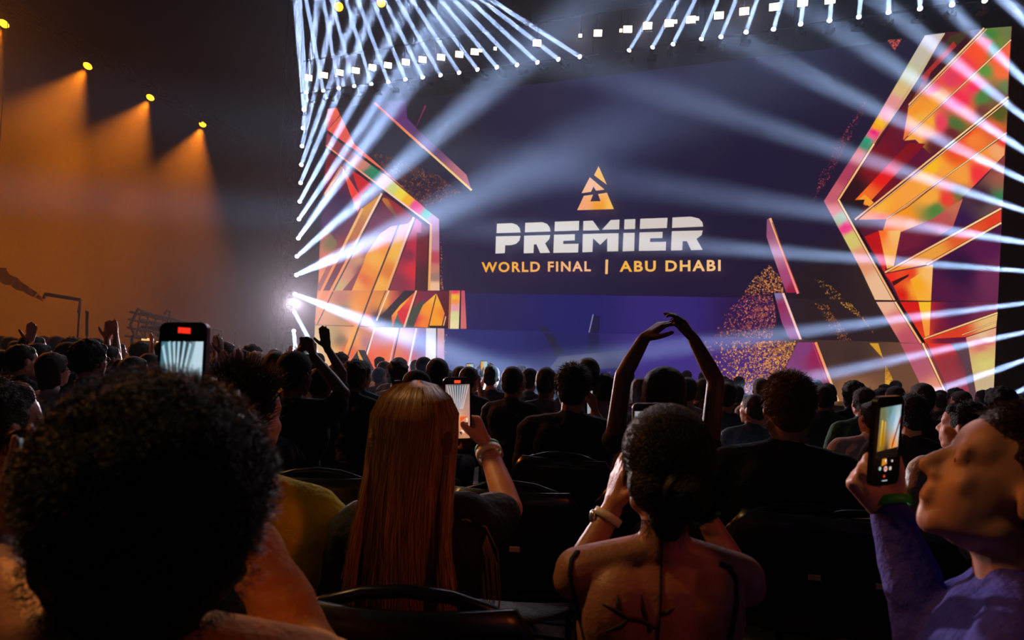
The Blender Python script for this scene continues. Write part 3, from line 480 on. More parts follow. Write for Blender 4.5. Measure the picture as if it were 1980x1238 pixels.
for i, (q, to) in enumerate((((-13.7, 15.2, 9.3), (-4.5, 7.5, 1)), ((-14.3, 12.8, 9.3), (-3, 5, 1)))):
    p = Vector(q); dd = (Vector(to) - p).normalized(); r = moving_head(p, Vector(to), 'orange wash light beyond the left edge on the same truss, %s' % ('nearer the screen', 'nearer the camera')[i], group='orange wash lights', r=.12, watt=0, lens='lens_orange', name='wash_light')
    l = bpy.data.lights.new('wash_lamp', 'SPOT'); l.energy = 2000; l.spot_size = math.radians(48); l.spot_blend = .8; l.shadow_soft_size = .08; l.color = (1.0, .25, .03)
    lo = bpy.data.objects.new('wash_lamp', l); C.objects.link(lo); lo.parent = r; lo.matrix_local = Matrix.Translation(dd * .36) @ aim(dd).to_4x4()
pa = Vector((-14.6, 11.5, 9.3)); pb = P(470, 285, 26.6); truss((pa + Vector((0, .3, .5)), pb + Vector((0, .3, .3))), 'dark truss carrying the orange wash lights at upper left')
for i, (x, y) in enumerate(((655, 13), (737, 5))):
    moving_head(P(x, y, 24), P(x, y + 300, 14), 'small orange light glowing behind the white beams, %s of two' % ('left', 'right')[i], group='small orange lights behind the beams', r=.15, watt=0, lens='lens_orange', name='wash_light')
# wash lamps of the hall behind the photographer
for i, (p, t, w, c, a, s) in enumerate(WASH):
    r = empty('audience_wash_light', p); tag(r, 'warm audience wash light high up out of the picture, %s' % ('left side', 'right side')[i % 2], 'stage light'); d = (Vector(t) - Vector(p)).normalized()
    MB().tube([-d * .25, d * .0], [.18, .22], 12).build('housing', M['housing'], r)
    l = bpy.data.lights.new('wash_lamp', 'SPOT'); l.energy = w; l.color = c; l.spot_size = math.radians(a); l.spot_blend = .6; l.shadow_soft_size = s
    lo = bpy.data.objects.new('wash_lamp', l); C.objects.link(lo); lo.parent = r; lo.matrix_local = Matrix.Translation(d * .05) @ aim(d).to_4x4()
# ---------------------------------------------------------------- people
def hsh(s): return sum(ord(c) * (i % 7 + 1) for i, c in enumerate(s))
V3 = Vector
TS = None
def fuse(mb, vox, smooth=6, name='m', fac=.5, noise_amp=0.0, nscale=6.0, seed=0):
    """overlapping rounded forms -> one continuous skin"""
    global TS
    if TS is None: TS = bpy.data.scenes.new('workshop')
    me = mb.me('tmp'); o = bpy.data.objects.new('tmp', me); TS.collection.objects.link(o)
    r = o.modifiers.new('r', 'REMESH'); r.mode = 'VOXEL'; r.voxel_size = vox; r.use_smooth_shade = True
    if smooth: s = o.modifiers.new('s', 'SMOOTH'); s.factor = fac; s.iterations = smooth
    vl = TS.view_layers[0]; vl.update(); dg = vl.depsgraph; out = bpy.data.meshes.new_from_object(o.evaluated_get(dg)); out.name = name
    bpy.data.objects.remove(o); bpy.data.meshes.remove(me)
    if noise_amp:
        off = V3((seed * 3.7, seed * 1.3, 0)); n = len(out.vertices); co = [0.0] * (3 * n); no = [0.0] * (3 * n)
        out.vertices.foreach_get('co', co); out.vertex_normals.foreach_get('vector', no)
        for i in range(0, 3 * n, 3):
            p = V3((co[i], co[i + 1], co[i + 2] * 2.2 if nscale < 12 else co[i + 2])) * nscale + off
            k = (noise.noise(p) + .5 * noise.noise(p * 2.3)) * noise_amp
            co[i] += no[i] * k; co[i + 1] += no[i + 1] * k; co[i + 2] += no[i + 2] * k
        out.vertices.foreach_set('co', co); out.update()
    return out
SK = {'pale': mat('skin_pale', (196, 140, 116), .5, bump=.05, bscale=300), 'mid': mat('skin_tan', (160, 104, 78), .5, bump=.15, bscale=140), 'brown': mat('skin_brown', (104, 62, 44), .5, bump=.15, bscale=140)}
def cloth(name, col, bump=.5): return mat(name, col, .85, bump=bump, bscale=70, var=.12)
CL = {k: cloth('cloth_' + k, c) for k, c in dict(black=(7, 7, 8), charcoal=(24, 22, 26), navy=(16, 24, 52), teal=(16, 104, 132), darkteal=(26, 60, 76), mauve=(128, 100, 112), grey=(120, 116, 120), white=(196, 190, 196), beige=(170, 150, 132), green=(10, 84, 60), red=(150, 24, 24), maroon=(80, 20, 24), yellow=(236, 222, 12), mustard=(214, 150, 78), blue=(50, 40, 158), denim=(24, 26, 36), cream=(198, 184, 170)).items()}
def hairmat(name, col, rough=.6): return mat(name, col, rough, bump=.9, bscale=160, var=.35, spec=.22)
HR = {'black': hairmat('hair_black', (8, 6, 5)), 'brown': hairmat('hair_brown', (46, 28, 18)), 'lightbrown': hairmat('hair_lightbrown', (104, 74, 44)), 'blond': hairmat('hair_blond', (200, 150, 80)), 'white': hairmat('hair_pale', (226, 200, 180))}
HSTR = {'black': mat('strand_black', (8, 6, 6), .45, spec=.35), 'brown': mat('strand_brown', (52, 34, 24), .42), 'lightbrown': mat('strand_lightbrown', (116, 84, 52), .42), 'blond': mat('strand_blond', (206, 158, 92), .42), 'white': mat('strand_pale', (230, 206, 190), .5)}
EYE = mat('eye_dark', (70, 56, 50), .3); IRIS = mat('eye_iris', (40, 26, 18), .2); LIPM = mat('lips', (150, 80, 74), .45)
def head_rot(yaw, pitch, roll=0): return Matrix.Rotation(yaw, 3, 'Z') @ Matrix.Rotation(pitch, 3, 'X') @ Matrix.Rotation(roll, 3, 'Y')
def add_head(b, c, R, k=1.0, fine=False, ears=True):
    def t(x, y, z): return c + R @ V3((x, y, z)) * k
    def e(p, r, rr=None): b.ell(t(*p), [q * k for q in r], R if rr is None else R @ rr, 20, 14)
    e((0, -.012, .03), (.074, .092, .086)); e((0, .028, -.03), (.060, .066, .078)); e((0, .05, .035), (.058, .045, .05))
    e((0, .026, -.030), (.0635, .068, .084)); e((0, .050, -.045), (.050, .040, .050))
    b.cap(t(0, .066, -.094), t(0, .070, -.086), .024 * k, .022 * k); b.cap(t(-.042, -.002, -.060), t(-.012, .060, -.090), .025 * k, .023 * k); b.cap(t(.042, -.002, -.060), t(.012, .060, -.090), .025 * k, .023 * k)
    b.cap(t(0, .088, .014), t(0, .109, -.024), .0095 * k, .014 * k); b.cap(t(-.013, .096, -.031), t(.013, .096, -.031), .0095 * k, .0095 * k)   # nose
    b.cap(t(-.034, .078, .022), t(.034, .078, .022), .014 * k, .014 * k)                                   # brow
    for s in (-1, 1):
        e((s * .036, .060, -.024), (.024, .020, .026))                                                    # cheek
        e((s * .0305, .0785, .004), (.0135, .0115, .0095))                                               # lids over the eye
        if not ears: continue
        b.ell(t(s * .0775, -.008, -.006), (.0075 * k, .019 * k, .031 * k), R @ Matrix.Rotation(s * .35, 3, 'Z') @ Matrix.Rotation(-.2, 3, 'X'), 12, 10)   # ear
        b.cap(t(s * .074, .0, -.004), t(s * .082, -.016, .012), .006 * k, .005 * k)
    b.cap(t(-.016, .0905, -.0545), t(.016, .0905, -.0545), .0085 * k, .0075 * k); b.cap(t(-.013, .0895, -.068), t(.013, .0895, -.068), .0095 * k, .0085 * k)   # lips
    e((0, .084, -.045), (.02, .012, .014))
def face_parts(c, R, k, parent, inv):
    for s in (-1, 1):
        b = MB(); b.ell(inv(c + R @ V3((s * .0305, .0795, .0035)) * k), (.0085 * k,) * 3, R, 12, 8); b.build('eye', EYE, parent, True)
def add_hand(b, w, d, n, right, pose='relaxed', k=1.0, r=1.0):
    """w wrist, d finger direction, n palm normal"""
    d = d.normalized(); n = (n - d * n.dot(d)).normalized(); s = n.cross(d)   # little-finger side for a right hand
    if not right: s = -s
    curl = {'flat': (.08, .1, .1), 'relaxed': (.35, .4, .3), 'grip': (.9, 1.1, .6), 'fist': (1.4, 1.5, 1.0), 'point': (.2, .2, .1)}[pose]
    pl_ = .088 * k
    b.cap(w - d * .02 * k, w + d * .02 * k, .026 * k, .028 * k, flat=.75, up=s)
    for j, x in enumerate((-.028, -.010, .010, .027)):
        b.cap(w + s * x * .6 * k + d * .012 * k, w + s * x * k + d * pl_ * (1 - .06 * abs(j - 1)), .017 * k, .0125 * k)
    b.cap(w + d * .03 * k - s * .02 * k + n * .006 * k, w + d * .05 * k + s * .018 * k + n * .004 * k, .017 * k, .016 * k)
    L = (.070, .080, .074, .058); fr = (.0092, .0094, .0090, .0080); xs = (-.031, -.0105, .0105, .030)
    for j in range(4):
        p = w + s * xs[j] * k + d * pl_ * (1 - .06 * abs(j - 1)); fan = s * (xs[j] * (2.2 if pose in ('flat', 'point') else .8))
        q = d + fan; q.normalize(); a = 0; seg = (.46, .31, .25)
        for i in range(3):
            a += curl[i] * (1 + .08 * j); dirv = (q * math.cos(a) + n * math.sin(a)).normalized(); p2 = p + dirv * L[j] * seg[i] * k
            b.cap(p, p2, fr[j] * r * k * (1 - .07 * i), fr[j] * r * k * (1 - .07 * (i + 1)), 10); p = p2
    tb = w - s * .024 * k + d * .022 * k + n * .004 * k; td = (d * .62 - s * .78 + n * .25).normalized()
    if pose in ('grip', 'fist'): td = (d * .75 - s * .45 + n * .55).normalized()
    p1 = tb + td * .040 * k; t2 = (td + d * .35 + (s * .25 if pose != 'flat' else V3())).normalized(); p2 = p1 + t2 * .031 * k; p3 = p2 + (t2 + d * .2 + (s * .3 if pose in ('grip', 'fist') else V3())).normalized() * .024 * k
    b.cap(tb, p1, .0165 * k, .012 * r * k); b.cap(p1, p2, .0115 * r * k, .0105 * r * k); b.cap(p2, p3, .0105 * r * k, .009 * r * k)
def strands(pts, length, r, fn, seg=4, n=3, taper=.3):
    """pts: list of (root, normal); fn(root, normal, t)->offset direction added per step"""
    vs = []; fs = []
    for p, nn in pts:
        q = V3(p); path = [q.copy()]; L = length(p, nn) if callable(length) else length
        st = random.random() * 100
        for i in range(seg):
            q = q + fn(q, nn, (i + .5) / seg, st) * (L / seg); path.append(q.copy())
        t = (path[1] - path[0]).normalized(); a = t.orthogonal().normalized(); c = t.cross(a); m0 = len(vs)
        for i, x in enumerate(path):
            rr = r * (1 - (1 - taper) * (i / seg) ** 2)
            for j in range(n): an = 2 * PI * j / n; vs.append(x + (a * math.cos(an) + c * math.sin(an)) * rr)
        for i in range(seg):
            for j in range(n): fs.append((m0 + i * n + j, m0 + i * n + (j + 1) % n, m0 + (i + 1) * n + (j + 1) % n, m0 + (i + 1) * n + j))
    return mesh('strands', vs, fs, True)
def scalp(c, R, k, n, rad=(.082, .100, .094), off=(0, -.016, .034), zmin=-.55, front=.55, rnd=None):
    """random roots over the hair-bearing part of the head"""
    out = []; rnd = rnd or random
    while len(out) < n:
        v = V3((rnd.gauss(0, 1), rnd.gauss(0, 1), rnd.gauss(0, 1))).normalized()
        if v.y > 0 and v.z < front * v.y * 1.2: continue
        if v.z < zmin: continue
        p = V3((v.x * rad[0], v.y * rad[1], v.z * rad[2])) + V3(off); nn = V3((v.x / rad[0], v.y / rad[1], v.z / rad[2])).normalized()
        out.append((c + R @ p * k, R @ nn))
    return out
def person(hx=None, hy=None, Z=None, top=None, label='', shirt='black', hair='black', style='short', skin='mid', sleeve='short', yaw=None, hyaw=0.0, hpitch=0.08, hroll=0.0, lean=0.0, side=0.0,
           arms=None, vox=.009, group=None, sc_w=1.0, look=None, bare=False, ears=True, local=False, nstr=0, fine=False, woman=False, htop=None, legs=True, handvox=None):
    """seated figure whose head top shows at photo pixel (hx, hy) at distance Z. arms: {'R': (elbow, wrist, finger dir, palm normal, pose), 'L': ...} in world coordinates"""
    if local: tp = V3((0, 0, 1.30)); S = 1.0; yw = 0.0
    else:
        tp = P(hx, hy, Z); S = tp.z / 1.30
        tgt = on(1230, 560) if look is None else look; yw = yaw if yaw is not None else math.atan2(tgt.y - tp.y, tgt.x - tp.x) - PI / 2
    RZ_ = Matrix.Rotation(yw, 3, 'Z'); org = V3((tp.x, tp.y, 0)) - RZ_ @ V3((side, lean + .0, 0)) * S
    root = empty('person', org, yw); tag(root, label, 'person', group)
    iv = RZ_.inverted()
    def loc(p): return iv @ (V3(p) - org)          # world -> local
    k = S; HR_ = head_rot(hyaw, hpitch, hroll)
    hc = V3((side * S, lean * S, 1.30 * S - .122 * S)); hc = V3((side * S, lean * S, 1.178 * S))
    nb = V3((side * .8 * S, lean * .75 * S - .015 * S, 1.035 * S)); sw = (.17 if not woman else .15) * sc_w * S
    chest = V3((side * .55 * S, lean * .5 * S, .87 * S)); waist = V3((side * .25 * S, lean * .2 * S - .01, .68 * S)); pel = V3((0, -.02, .54 * S))
    tw = sc_w * (1.0 if not woman else .86)
    def torso(b, g=0.0):
        b.ell(chest, ((.165 * tw) * S + g, .105 * S + g, .17 * S + g)); b.ell(waist, (.142 * tw * S + g, .10 * S + g, .17 * S + g)); b.ell(pel, (.165 * tw * S + g, .13 * S + g, .12 * S + g))
        for s in (-1, 1):
            b.cap(nb + V3((s * .015, 0, -.01)), SH[s] + V3((-s * .01, 0, .015 * S)), .040 * S + g * .6, .048 * S + g); b.ell(chest + V3((s * .085 * tw * S, -.035 * S, .045 * S)), (.075 * S + g, .065 * S + g, .095 * S + g))
    SH = {}; EL = {}; WR = {}; HD = {}
    for s, nm in ((1, 'R'), (-1, 'L')):
        SH[s] = V3((side * .7 * S + s * sw, lean * .65 * S, .962 * S))
        a = (arms or {}).get(nm)
        if a:
            EL[s] = loc(a[0]) if not local else V3(a[0]); WR[s] = loc(a[1]) if not local else V3(a[1])
            dd = V3(a[2]); nn = V3(a[3]); HD[s] = ((iv @ dd) if not local else dd, (iv @ nn) if not local else nn, a[4])
            if EL[s].z > SH[s].z + .02 * S: SH[s] = SH[s] + V3((-s * .01, .01, .03)) * S
        else:
            EL[s] = SH[s] + V3((s * .05, .08, -.27)) * S; WR[s] = EL[s] + V3((-s * .09, .22, -.06)) * S
            HD[s] = (V3((-s * .5, .8, -.3)), V3((0, -.2, -1)), 'relaxed')
    b = MB(); add_head(b, hc, HR_, k, fine, ears)
    b.cap(hc + HR_ @ V3((0, -.022, -.055)) * k, nb + V3((0, -.0, -.01)), .050 * k * (.85 if woman else 1), .058 * k * (.85 if woman else 1)); torso(b)
    for s in (-1, 1):
        b.cap(SH[s], EL[s], .050 * S * (.82 if woman else 1), .038 * S * (.9 if woman else 1)); b.cap(EL[s], EL[s] + (WR[s] - EL[s]) * .35, .037 * S * (.9 if woman else 1), .037 * S * (.9 if woman else 1)); b.cap(EL[s] + (WR[s] - EL[s]) * .35, WR[s], .037 * S * (.9 if woman else 1), .025 * S)
        add_hand(b, WR[s], HD[s][0], HD[s][1], s > 0, HD[s][2], S, 1.0 if vox < .007 else 1.25)
    link('body', fuse(b, vox, 10 if fine else 5 if vox < .007 else 3, 'body'), SK[skin], root)
    inv = lambda p: p
    if fine: face_parts(hc, HR_, k, root, inv)
    # clothes
    if not bare:
        b = MB(); torso(b, .011 * S)
        for s in (-1, 1):
            f = {'short': .62, 'none': .0, 'long': 1.0}[sleeve]
            if f > 0: b.cap(SH[s], SH[s] + (EL[s] - SH[s]) * f, .063 * S, (.058 if f < 1 else .052) * S)
            if sleeve == 'long': b.cap(EL[s], EL[s] + (WR[s] - EL[s]) * .95, .051 * S, .037 * S)
        b.cap(nb + V3((0, 0, -.02)), nb + V3((0, .0, .012)) * 1.0, .07 * S, .060 * S)
        link('shirt', fuse(b, max(vox, .008), 5, 'shirt', noise_amp=.006, nscale=9, seed=hsh(label) % 50), CL[shirt], root)
    if legs:
        b = MB()
        for s in (-1, 1):
            hp = pel + V3((s * .09, .03, -.01)) * S; kn = V3((s * .14, .44, .50)) * S; an = V3((s * .14, .40, .09)) * S
            b.cap(hp, kn, .098 * S, .070 * S); b.cap(kn, an, .068 * S, .052 * S)
        b.ell(pel, (.18 * tw * S, .145 * S, .12 * S)); b.cap(pel + V3((-.09, 0, 0)) * S, pel + V3((.09, 0, 0)) * S, .11 * S, .11 * S)
        link('trousers', fuse(b, .014, 3, 'trousers'), CL['denim'], root)
        for s in (-1, 1):
            b = MB(); an = V3((s * .14, .40, .09)) * S; b.cap(an + V3((0, -.04, -.043)), an + V3((0, .17, -.048)), .044, .038); link('shoe', b.me('shoe', True), CL['charcoal'], root)
    # hair
    def t(x, y, z): return hc + HR_ @ V3((x, y, z)) * k
    def hair_base(b, g=0.0, low=-.05):
        b.ell(t(0, -.020, .040), ((.080 + g) * k, (.094 + g) * k, (.088 + g) * k), HR_, 20, 14); b.ell(t(0, -.048, -.012), ((.068 + g) * k, (.062 + g) * k, (.066) * k), HR_, 20, 14); b.ell(t(0, .045, .072), ((.056 + g) * k, (.038 + g) * k, (.036 + g) * k), HR_, 16, 10)
    hm = HR[hair]; hs = HSTR[hair]
    if style in ('short', 'spiky', 'curly', 'bob', 'fade'):
        b = MB(); g = {'short': .002, 'spiky': .002, 'curly': .014, 'bob': .008, 'fade': -.002}[style]; hair_base(b, g)
        if style == 'bob':
            for s in (-1, 1): b.cap(t(s * .066, -.02, .0), t(s * .066, -.015, -.085), .026 * k, .022 * k)
            b.cap(t(0, -.07, .0), t(0, -.06, -.1), .05 * k, .045 * k); b.cap(t(-.04, -.06, .0), t(-.045, -.05, -.1), .035 * k, .03 * k); b.cap(t(.04, -.06, .0), t(.045, -.05, -.1), .035 * k, .03 * k)
        h = link('hair', fuse(b, .007 if fine or nstr else .011, 2, 'hair', noise_amp={'short': .004, 'spiky': .004, 'curly': .013, 'bob': .004, 'fade': .002}[style], nscale={'curly': 34}.get(style, 18), seed=hsh(label) % 40), hm, root)
        if nstr:
            if style == 'spiky': fn = lambda q, nn, t_, st: (nn + HR_ @ V3((math.sin(st * 7) * .5, math.cos(st * 5) * .5 + .1, .7))).normalized(); L = .042
            elif style == 'curly': fn = lambda q, nn, t_, st: (nn * .6 + V3((math.sin(t_ * 9 + st), math.cos(t_ * 9 + st), math.sin(t_ * 7 + st * 2))) * .8).normalized(); L = .03
            else: 
                def fn(q, nn, t_, st):
                    g = HR_ @ V3((math.sin(st) * .45, .35 + math.sin(st * 3) * .45, -.55)); g = g - nn * g.dot(nn); return (nn * .30 + g).normalized()
                L = .026
            m_ = strands(scalp(hc, HR_, k, nstr), lambda p, nn: L * random.uniform(.5, 1.2) * k, .0009 * k * (1.3 if Z and Z > 2 else 1), fn, 4)
            link('strands', m_, hs, h)
    elif style == 'cap':
        b = MB(); hair_base(b, -.003); link('hair', fuse(b, .011, 2), hm, root)
        b = MB(); b.ell(t(0, -.014, .052), (.086 * k, .100 * k, .082 * k), HR_, 20, 14); cp = link('cap', fuse(b, .009, 3), CL['black'], root)
        bb = MB(); v = [];
        for i in range(13):
            a = PI * i / 12; v += [t(math.cos(a) * .072, .06 + math.sin(a) * .02, .055), t(math.cos(a) * .066, .075 + math.sin(a) * .085, .042 + .0 * math.sin(a))]
        n_ = len(v); v += [p + HR_ @ V3((0, 0, -.004)) * k for p in v]
        f = [(2 * i, 2 * i + 2, 2 * i + 3, 2 * i + 1) for i in range(12)] + [(n_ + 2 * i, n_ + 2 * i + 1, n_ + 2 * i + 3, n_ + 2 * i + 2) for i in range(12)] + [(2 * i + 1, 2 * i + 3, n_ + 2 * i + 3, n_ + 2 * i + 1) for i in range(12)]
        bb.add(v, f).build('brim', CL['black'], cp)
    root['_k'] = k
    return root, dict(t=t, hc=hc, R=HR_, S=S, SH=SH, EL=EL, WR=WR, root=root, nb=nb, loc=loc, hs=hs, hm=hm)
def band(parent, a, b, r, w, m_, name='wristband'):
    a = V3(a); b = V3(b); d = (b - a).normalized(); mb = MB(); c = a
    pts = [c - d * w / 2, c + d * w / 2]; R1 = []
    u = d.orthogonal().normalized(); v = d.cross(u); vs = []; n = 24
    for rr, off in ((r, -w / 2), (r, w / 2), (r + .0025, w / 2), (r + .0025, -w / 2)):
        vs += [c + d * off + (u * math.cos(2 * PI * i / n) + v * math.sin(2 * PI * i / n)) * rr for i in range(n)]
    fs = [(q * n + i, q * n + (i + 1) % n, ((q + 1) % 4) * n + (i + 1) % n, ((q + 1) % 4) * n + i) for q in range(4) for i in range(n)]
    return link(name, mesh(name, vs, fs, True), m_, parent)
M['case'] = mat('phone_case', (8, 8, 9), .3); M['case_edge'] = mat('phone_edge', (150, 140, 130), .25, metal=.8); M['display'] = screen_mat('phone_display', 1.0, sample=False)
GREENB = mat('wristband_green', (40, 170, 40), .5); WHITEB = mat('wristband_pale', (220, 214, 190), .5); STRAPM = mat('watch_strap', (200, 190, 170), .5); METAL = mat('watch_metal', (200, 200, 205), .25, metal=.9)
def rrect(w, h, r, n=5):
    pts = []
    for cx, cy, a0 in ((w / 2 - r, h / 2 - r, 0), (-w / 2 + r, h / 2 - r, PI / 2), (-w / 2 + r, -h / 2 + r, PI), (w / 2 - r, -h / 2 + r, PI * 1.5)):
        pts += [(cx + r * math.cos(a0 + PI / 2 * i / n), cy + r * math.sin(a0 + PI / 2 * i / n)) for i in range(n + 1)]
    return pts
def phone(c, right, up, label, kind='beams', w=.075, h=.155, group=None, edge='case', strength=None):
    """a phone seen from the side of its display"""
    right = right.normalized(); up = (up - right * up.dot(right)).normalized(); n = right.cross(up)   # n points to the viewer
    root = empty('phone', c); tag(root, label, 'phone', group); pts = rrect(w, h, .011); th = .009
    def g(x, y, z=0): return right * x + up * y + n * z
    N = len(pts); v = [g(x, y, th / 2) for x, y in pts] + [g(x, y, -th / 2) for x, y in pts]
    link('case', mesh('case', v, [tuple(range(N)), tuple(reversed(range(N, 2 * N)))] + [(i, N + i, N + (i + 1) % N, (i + 1) % N) for i in range(N)]), M[edge], root)
    if edge != 'case':
        q = rrect(w - .006, h - .006, .009); link('glass', mesh('glass', [g(x, y, th / 2 + .0004) for x, y in q], [tuple(range(len(q)))]), M['case'], root)
    sw_, sh_ = w - .010, h - .012
    pc = Pic(lambda x, y, l: g((x / 100 - .5) * sw_, (.5 - y / 100) * sh_, th / 2 + .0006 + l * .00002))
    y0 = 8 if kind in ('beams', 'stage', 'warm', 'blank') else 0; hx = (190, 214, 226)
    if kind == 'blank': pc.poly([(0, y0), (100, y0), (100, 92), (0, 92)], (150, 156, 160))
    elif kind == 'beams':
        pc.poly([(0, y0 + 8), (100, y0 + 8), (100, 100), (0, 100)], [(0, 20, (70, 110, 124)), (50, 20, (50, 56, 66)), (100, 20, (130, 160, 170)), (30, 70, (120, 150, 160)), (90, 60, (170, 196, 204)), (50, 95, (200, 160, 150)), (10, 95, (100, 140, 150))], 9)
        for a, b_ in (((4, 20), (26, 62)), ((18, 16), (32, 62)), ((30, 16), (38, 64)), ((42, 16), (40, 64)), ((56, 16), (44, 66)), ((70, 18), (48, 70)), ((84, 20), (54, 76)), ((96, 30), (60, 82))): pc.line(a, b_, 6, (160, 200, 214), (200, 226, 236), 2.5)
        pc.poly([(82, 16), (100, 16), (100, 70), (70, 70)], (186, 212, 224)); pc.poly([(38, 1), (68, 2), (68, 8), (38, 7)], (255, 50, 30))
    elif kind == 'stage':
        pc.poly([(0, y0), (100, y0), (100, 100), (0, 100)], [(50, 15, (90, 96, 100)), (50, 45, (120, 116, 130)), (50, 60, (240, 180, 150)), (60, 75, (220, 140, 90)), (40, 95, (160, 110, 80)), (10, 80, (90, 80, 120))], 8)
        for i in range(9): pc.line((6 + i * 11, y0 + 2), (30 + i * 5, 50), 3, (190, 196, 200), (230, 232, 236), 1.5)
        for i in range(8): pc.poly([(50 + (i * 17) % 46, 56 + (i * 23) % 36), (58 + (i * 17) % 42, 56 + (i * 23) % 36), (54 + (i * 17) % 40, 68 + (i * 19) % 30)], ((250, 150, 60), (240, 90, 40), (255, 220, 200), (60, 30, 60))[i % 4])
        pc.poly([(36, 1), (62, 1), (62, 6), (36, 6)], (255, 80, 40))
    elif kind == 'warm':
        pc.poly([(8, 9), (96, 6), (92, 68), (4, 70)], [(20, 20, (110, 110, 70)), (25, 50, (150, 110, 20)), (60, 20, (130, 170, 190)), (80, 30, (190, 214, 226)), (70, 55, (230, 150, 60)), (40, 66, (50, 40, 10)), (50, 12, (90, 130, 120))], 8)
        pc.line((66, 58), (96, 22), 5, (170, 50, 30), (120, 40, 40)); pc.line((20, 24), (16, 56), 6, (250, 190, 40), (190, 130, 20)); pc.line((32, 26), (30, 56), 5, (230, 170, 40), (160, 100, 20)); pc.poly([(30, 66), (44, 64), (50, 78), (28, 80)], (210, 130, 30)); pc.poly([(4, 62), (92, 58), (92, 70), (4, 72)], (14, 10, 6))
        for x, y, r, c_ in ((46, 84, 7, (250, 200, 190)), (46, 84, 4, (220, 50, 40)), (22, 83, 5, (170, 196, 190)), (66, 84, 5, (210, 200, 180)), (44, 74, 3.5, (230, 230, 240)), (72, 75, 3, (250, 230, 220)), (42, 93, 3.5, (236, 70, 40))): pc.poly([(x + r * math.cos(a), y + r * .5 * math.sin(a)) for a in [i * PI / 4 for i in range(8)]], c_)
        pc.poly([(34, 98), (56, 98), (56, 99), (34, 99)], (200, 200, 200))
    elif kind == 'tiny':
        pc.poly([(0, 0), (100, 0), (100, 100), (0, 100)], [(20, 30, (230, 160, 60)), (60, 30, (160, 210, 220)), (50, 60, (20, 40, 50)), (80, 80, (190, 200, 180)), (20, 85, (40, 70, 80))], 8)
    else: pc.poly([(0, 4), (100, 4), (100, 96), (0, 96)], (200, 205, 215))
    pc.build('display', M['display'], root)
    return root
# ---------------------------------------------------------------- chairs
M['chair'] = mat('chair_black', (10, 10, 12), .28); M['chair_pad'] = mat('chair_pad', (12, 12, 14), .6, bump=.3, bscale=90); M['chair_metal'] = mat('chair_frame', (26, 26, 30), .25, metal=.7); M['tagm'] = mat('chair_tag', (190, 150, 150), .5)
CHAIR = []
def make_chair(label, group, tagged=True):
    root = empty('folding_chair'); tag(root, label, 'chair', group)
    v = []; n = 16                                     # curved back shell with rounded top
    for k_, y in ((0, 0), (1, -.014)):
        for j in range(9):
            z = .52 + j * .045
            for i in range(n + 1):
                u = i / n * 2 - 1; hw = .235 * (1 if j < 6 else math.sqrt(max(0.05, 1 - ((j - 5.5) / 4.2) ** 2))); v.append((u * hw, -.235 - .03 * j / 8 + .05 * u * u * .8 + y, z))
    w_ = n + 1; f = []
    for k_ in range(2):
        for j in range(8):
            for i in range(n): a = k_ * 9 * w_ + j * w_ + i; f.append((a, a + 1, a + w_ + 1, a + w_) if k_ else (a, a + w_, a + w_ + 1, a + 1))
    for i in range(n): a = 8 * w_ + i; b_ = a + 9 * w_; f.append((a, b_, b_ + 1, a + 1)); a = i; b_ = a + 9 * w_; f.append((a, a + 1, b_ + 1, b_))
    for j in range(8):
        for i in (0, n): a = j * w_ + i; b_ = a + 9 * w_; f.append((a, b_, b_ + w_, a + w_) if i == 0 else (a, a + w_, b_ + w_, b_))
    bk = link('backrest', mesh('backrest', v, f, True), M['chair'], root)
    e = MB(); pts = [(-.245, -.17, .2), (-.245, -.19, .75)] + [(math.cos(PI - PI * i / 10) * .245, -.19 - .04 * math.sin(PI * i / 10), .75 + .15 * math.sin(PI * i / 10)) for i in range(1, 10)] + [(.245, -.19, .75), (.245, -.17, .2)]
    e.tube(pts, .012, 8); e.build('back_frame', M['chair_metal'], root, True)
    s = MB(); s.ell((0, .02, .435), (.235, .225, .03)); s.build('seat', M['chair_pad'], root, True)
    for sx in (-1, 1):
        MB().tube([(sx * .245, -.17, .2), (sx * .24, .22, .0)], .012, 8).build('leg', M['chair_metal'], root); MB().tube([(sx * .22, .18, .43), (sx * .235, -.22, .0)], .012, 8).build('leg', M['chair_metal'], root)
    MB().tube([(-.235, .2, .05), (.235, .2, .05)], .009, 6).build('stretcher', M['chair_metal'], root); MB().tube([(-.23, -.2, .06), (.23, -.2, .06)], .009, 6).build('stretcher', M['chair_metal'], root)
    if tagged: MB().box((.02, -.286, .70), (.034, .003, .016)).build('number_tag', M['tagm'], root)
    return root
def place_chair(pr, label, back=.03):
    """a chair under the seated person pr"""
    k = pr['_k']
    if not CHAIR: CHAIR.append(make_chair(label, 'black folding chairs of the audience')); r = CHAIR[0]
    else:
        r = CHAIR[0].copy(); C.objects.link(r); r['label'] = label
        for ch in CHAIR[0].children: c2 = ch.copy(); C.objects.link(c2); c2.parent = r
    r.rotation_euler = pr.rotation_euler; R = Matrix.Rotation(pr.rotation_euler.z, 3, 'Z'); r.location = V3(pr.location) + R @ V3((0, -.02 - back, 0)); return r
X_, Y_, Z_ = V3((1, 0, 0)), V3((0, 1, 0)), V3((0, 0, 1))
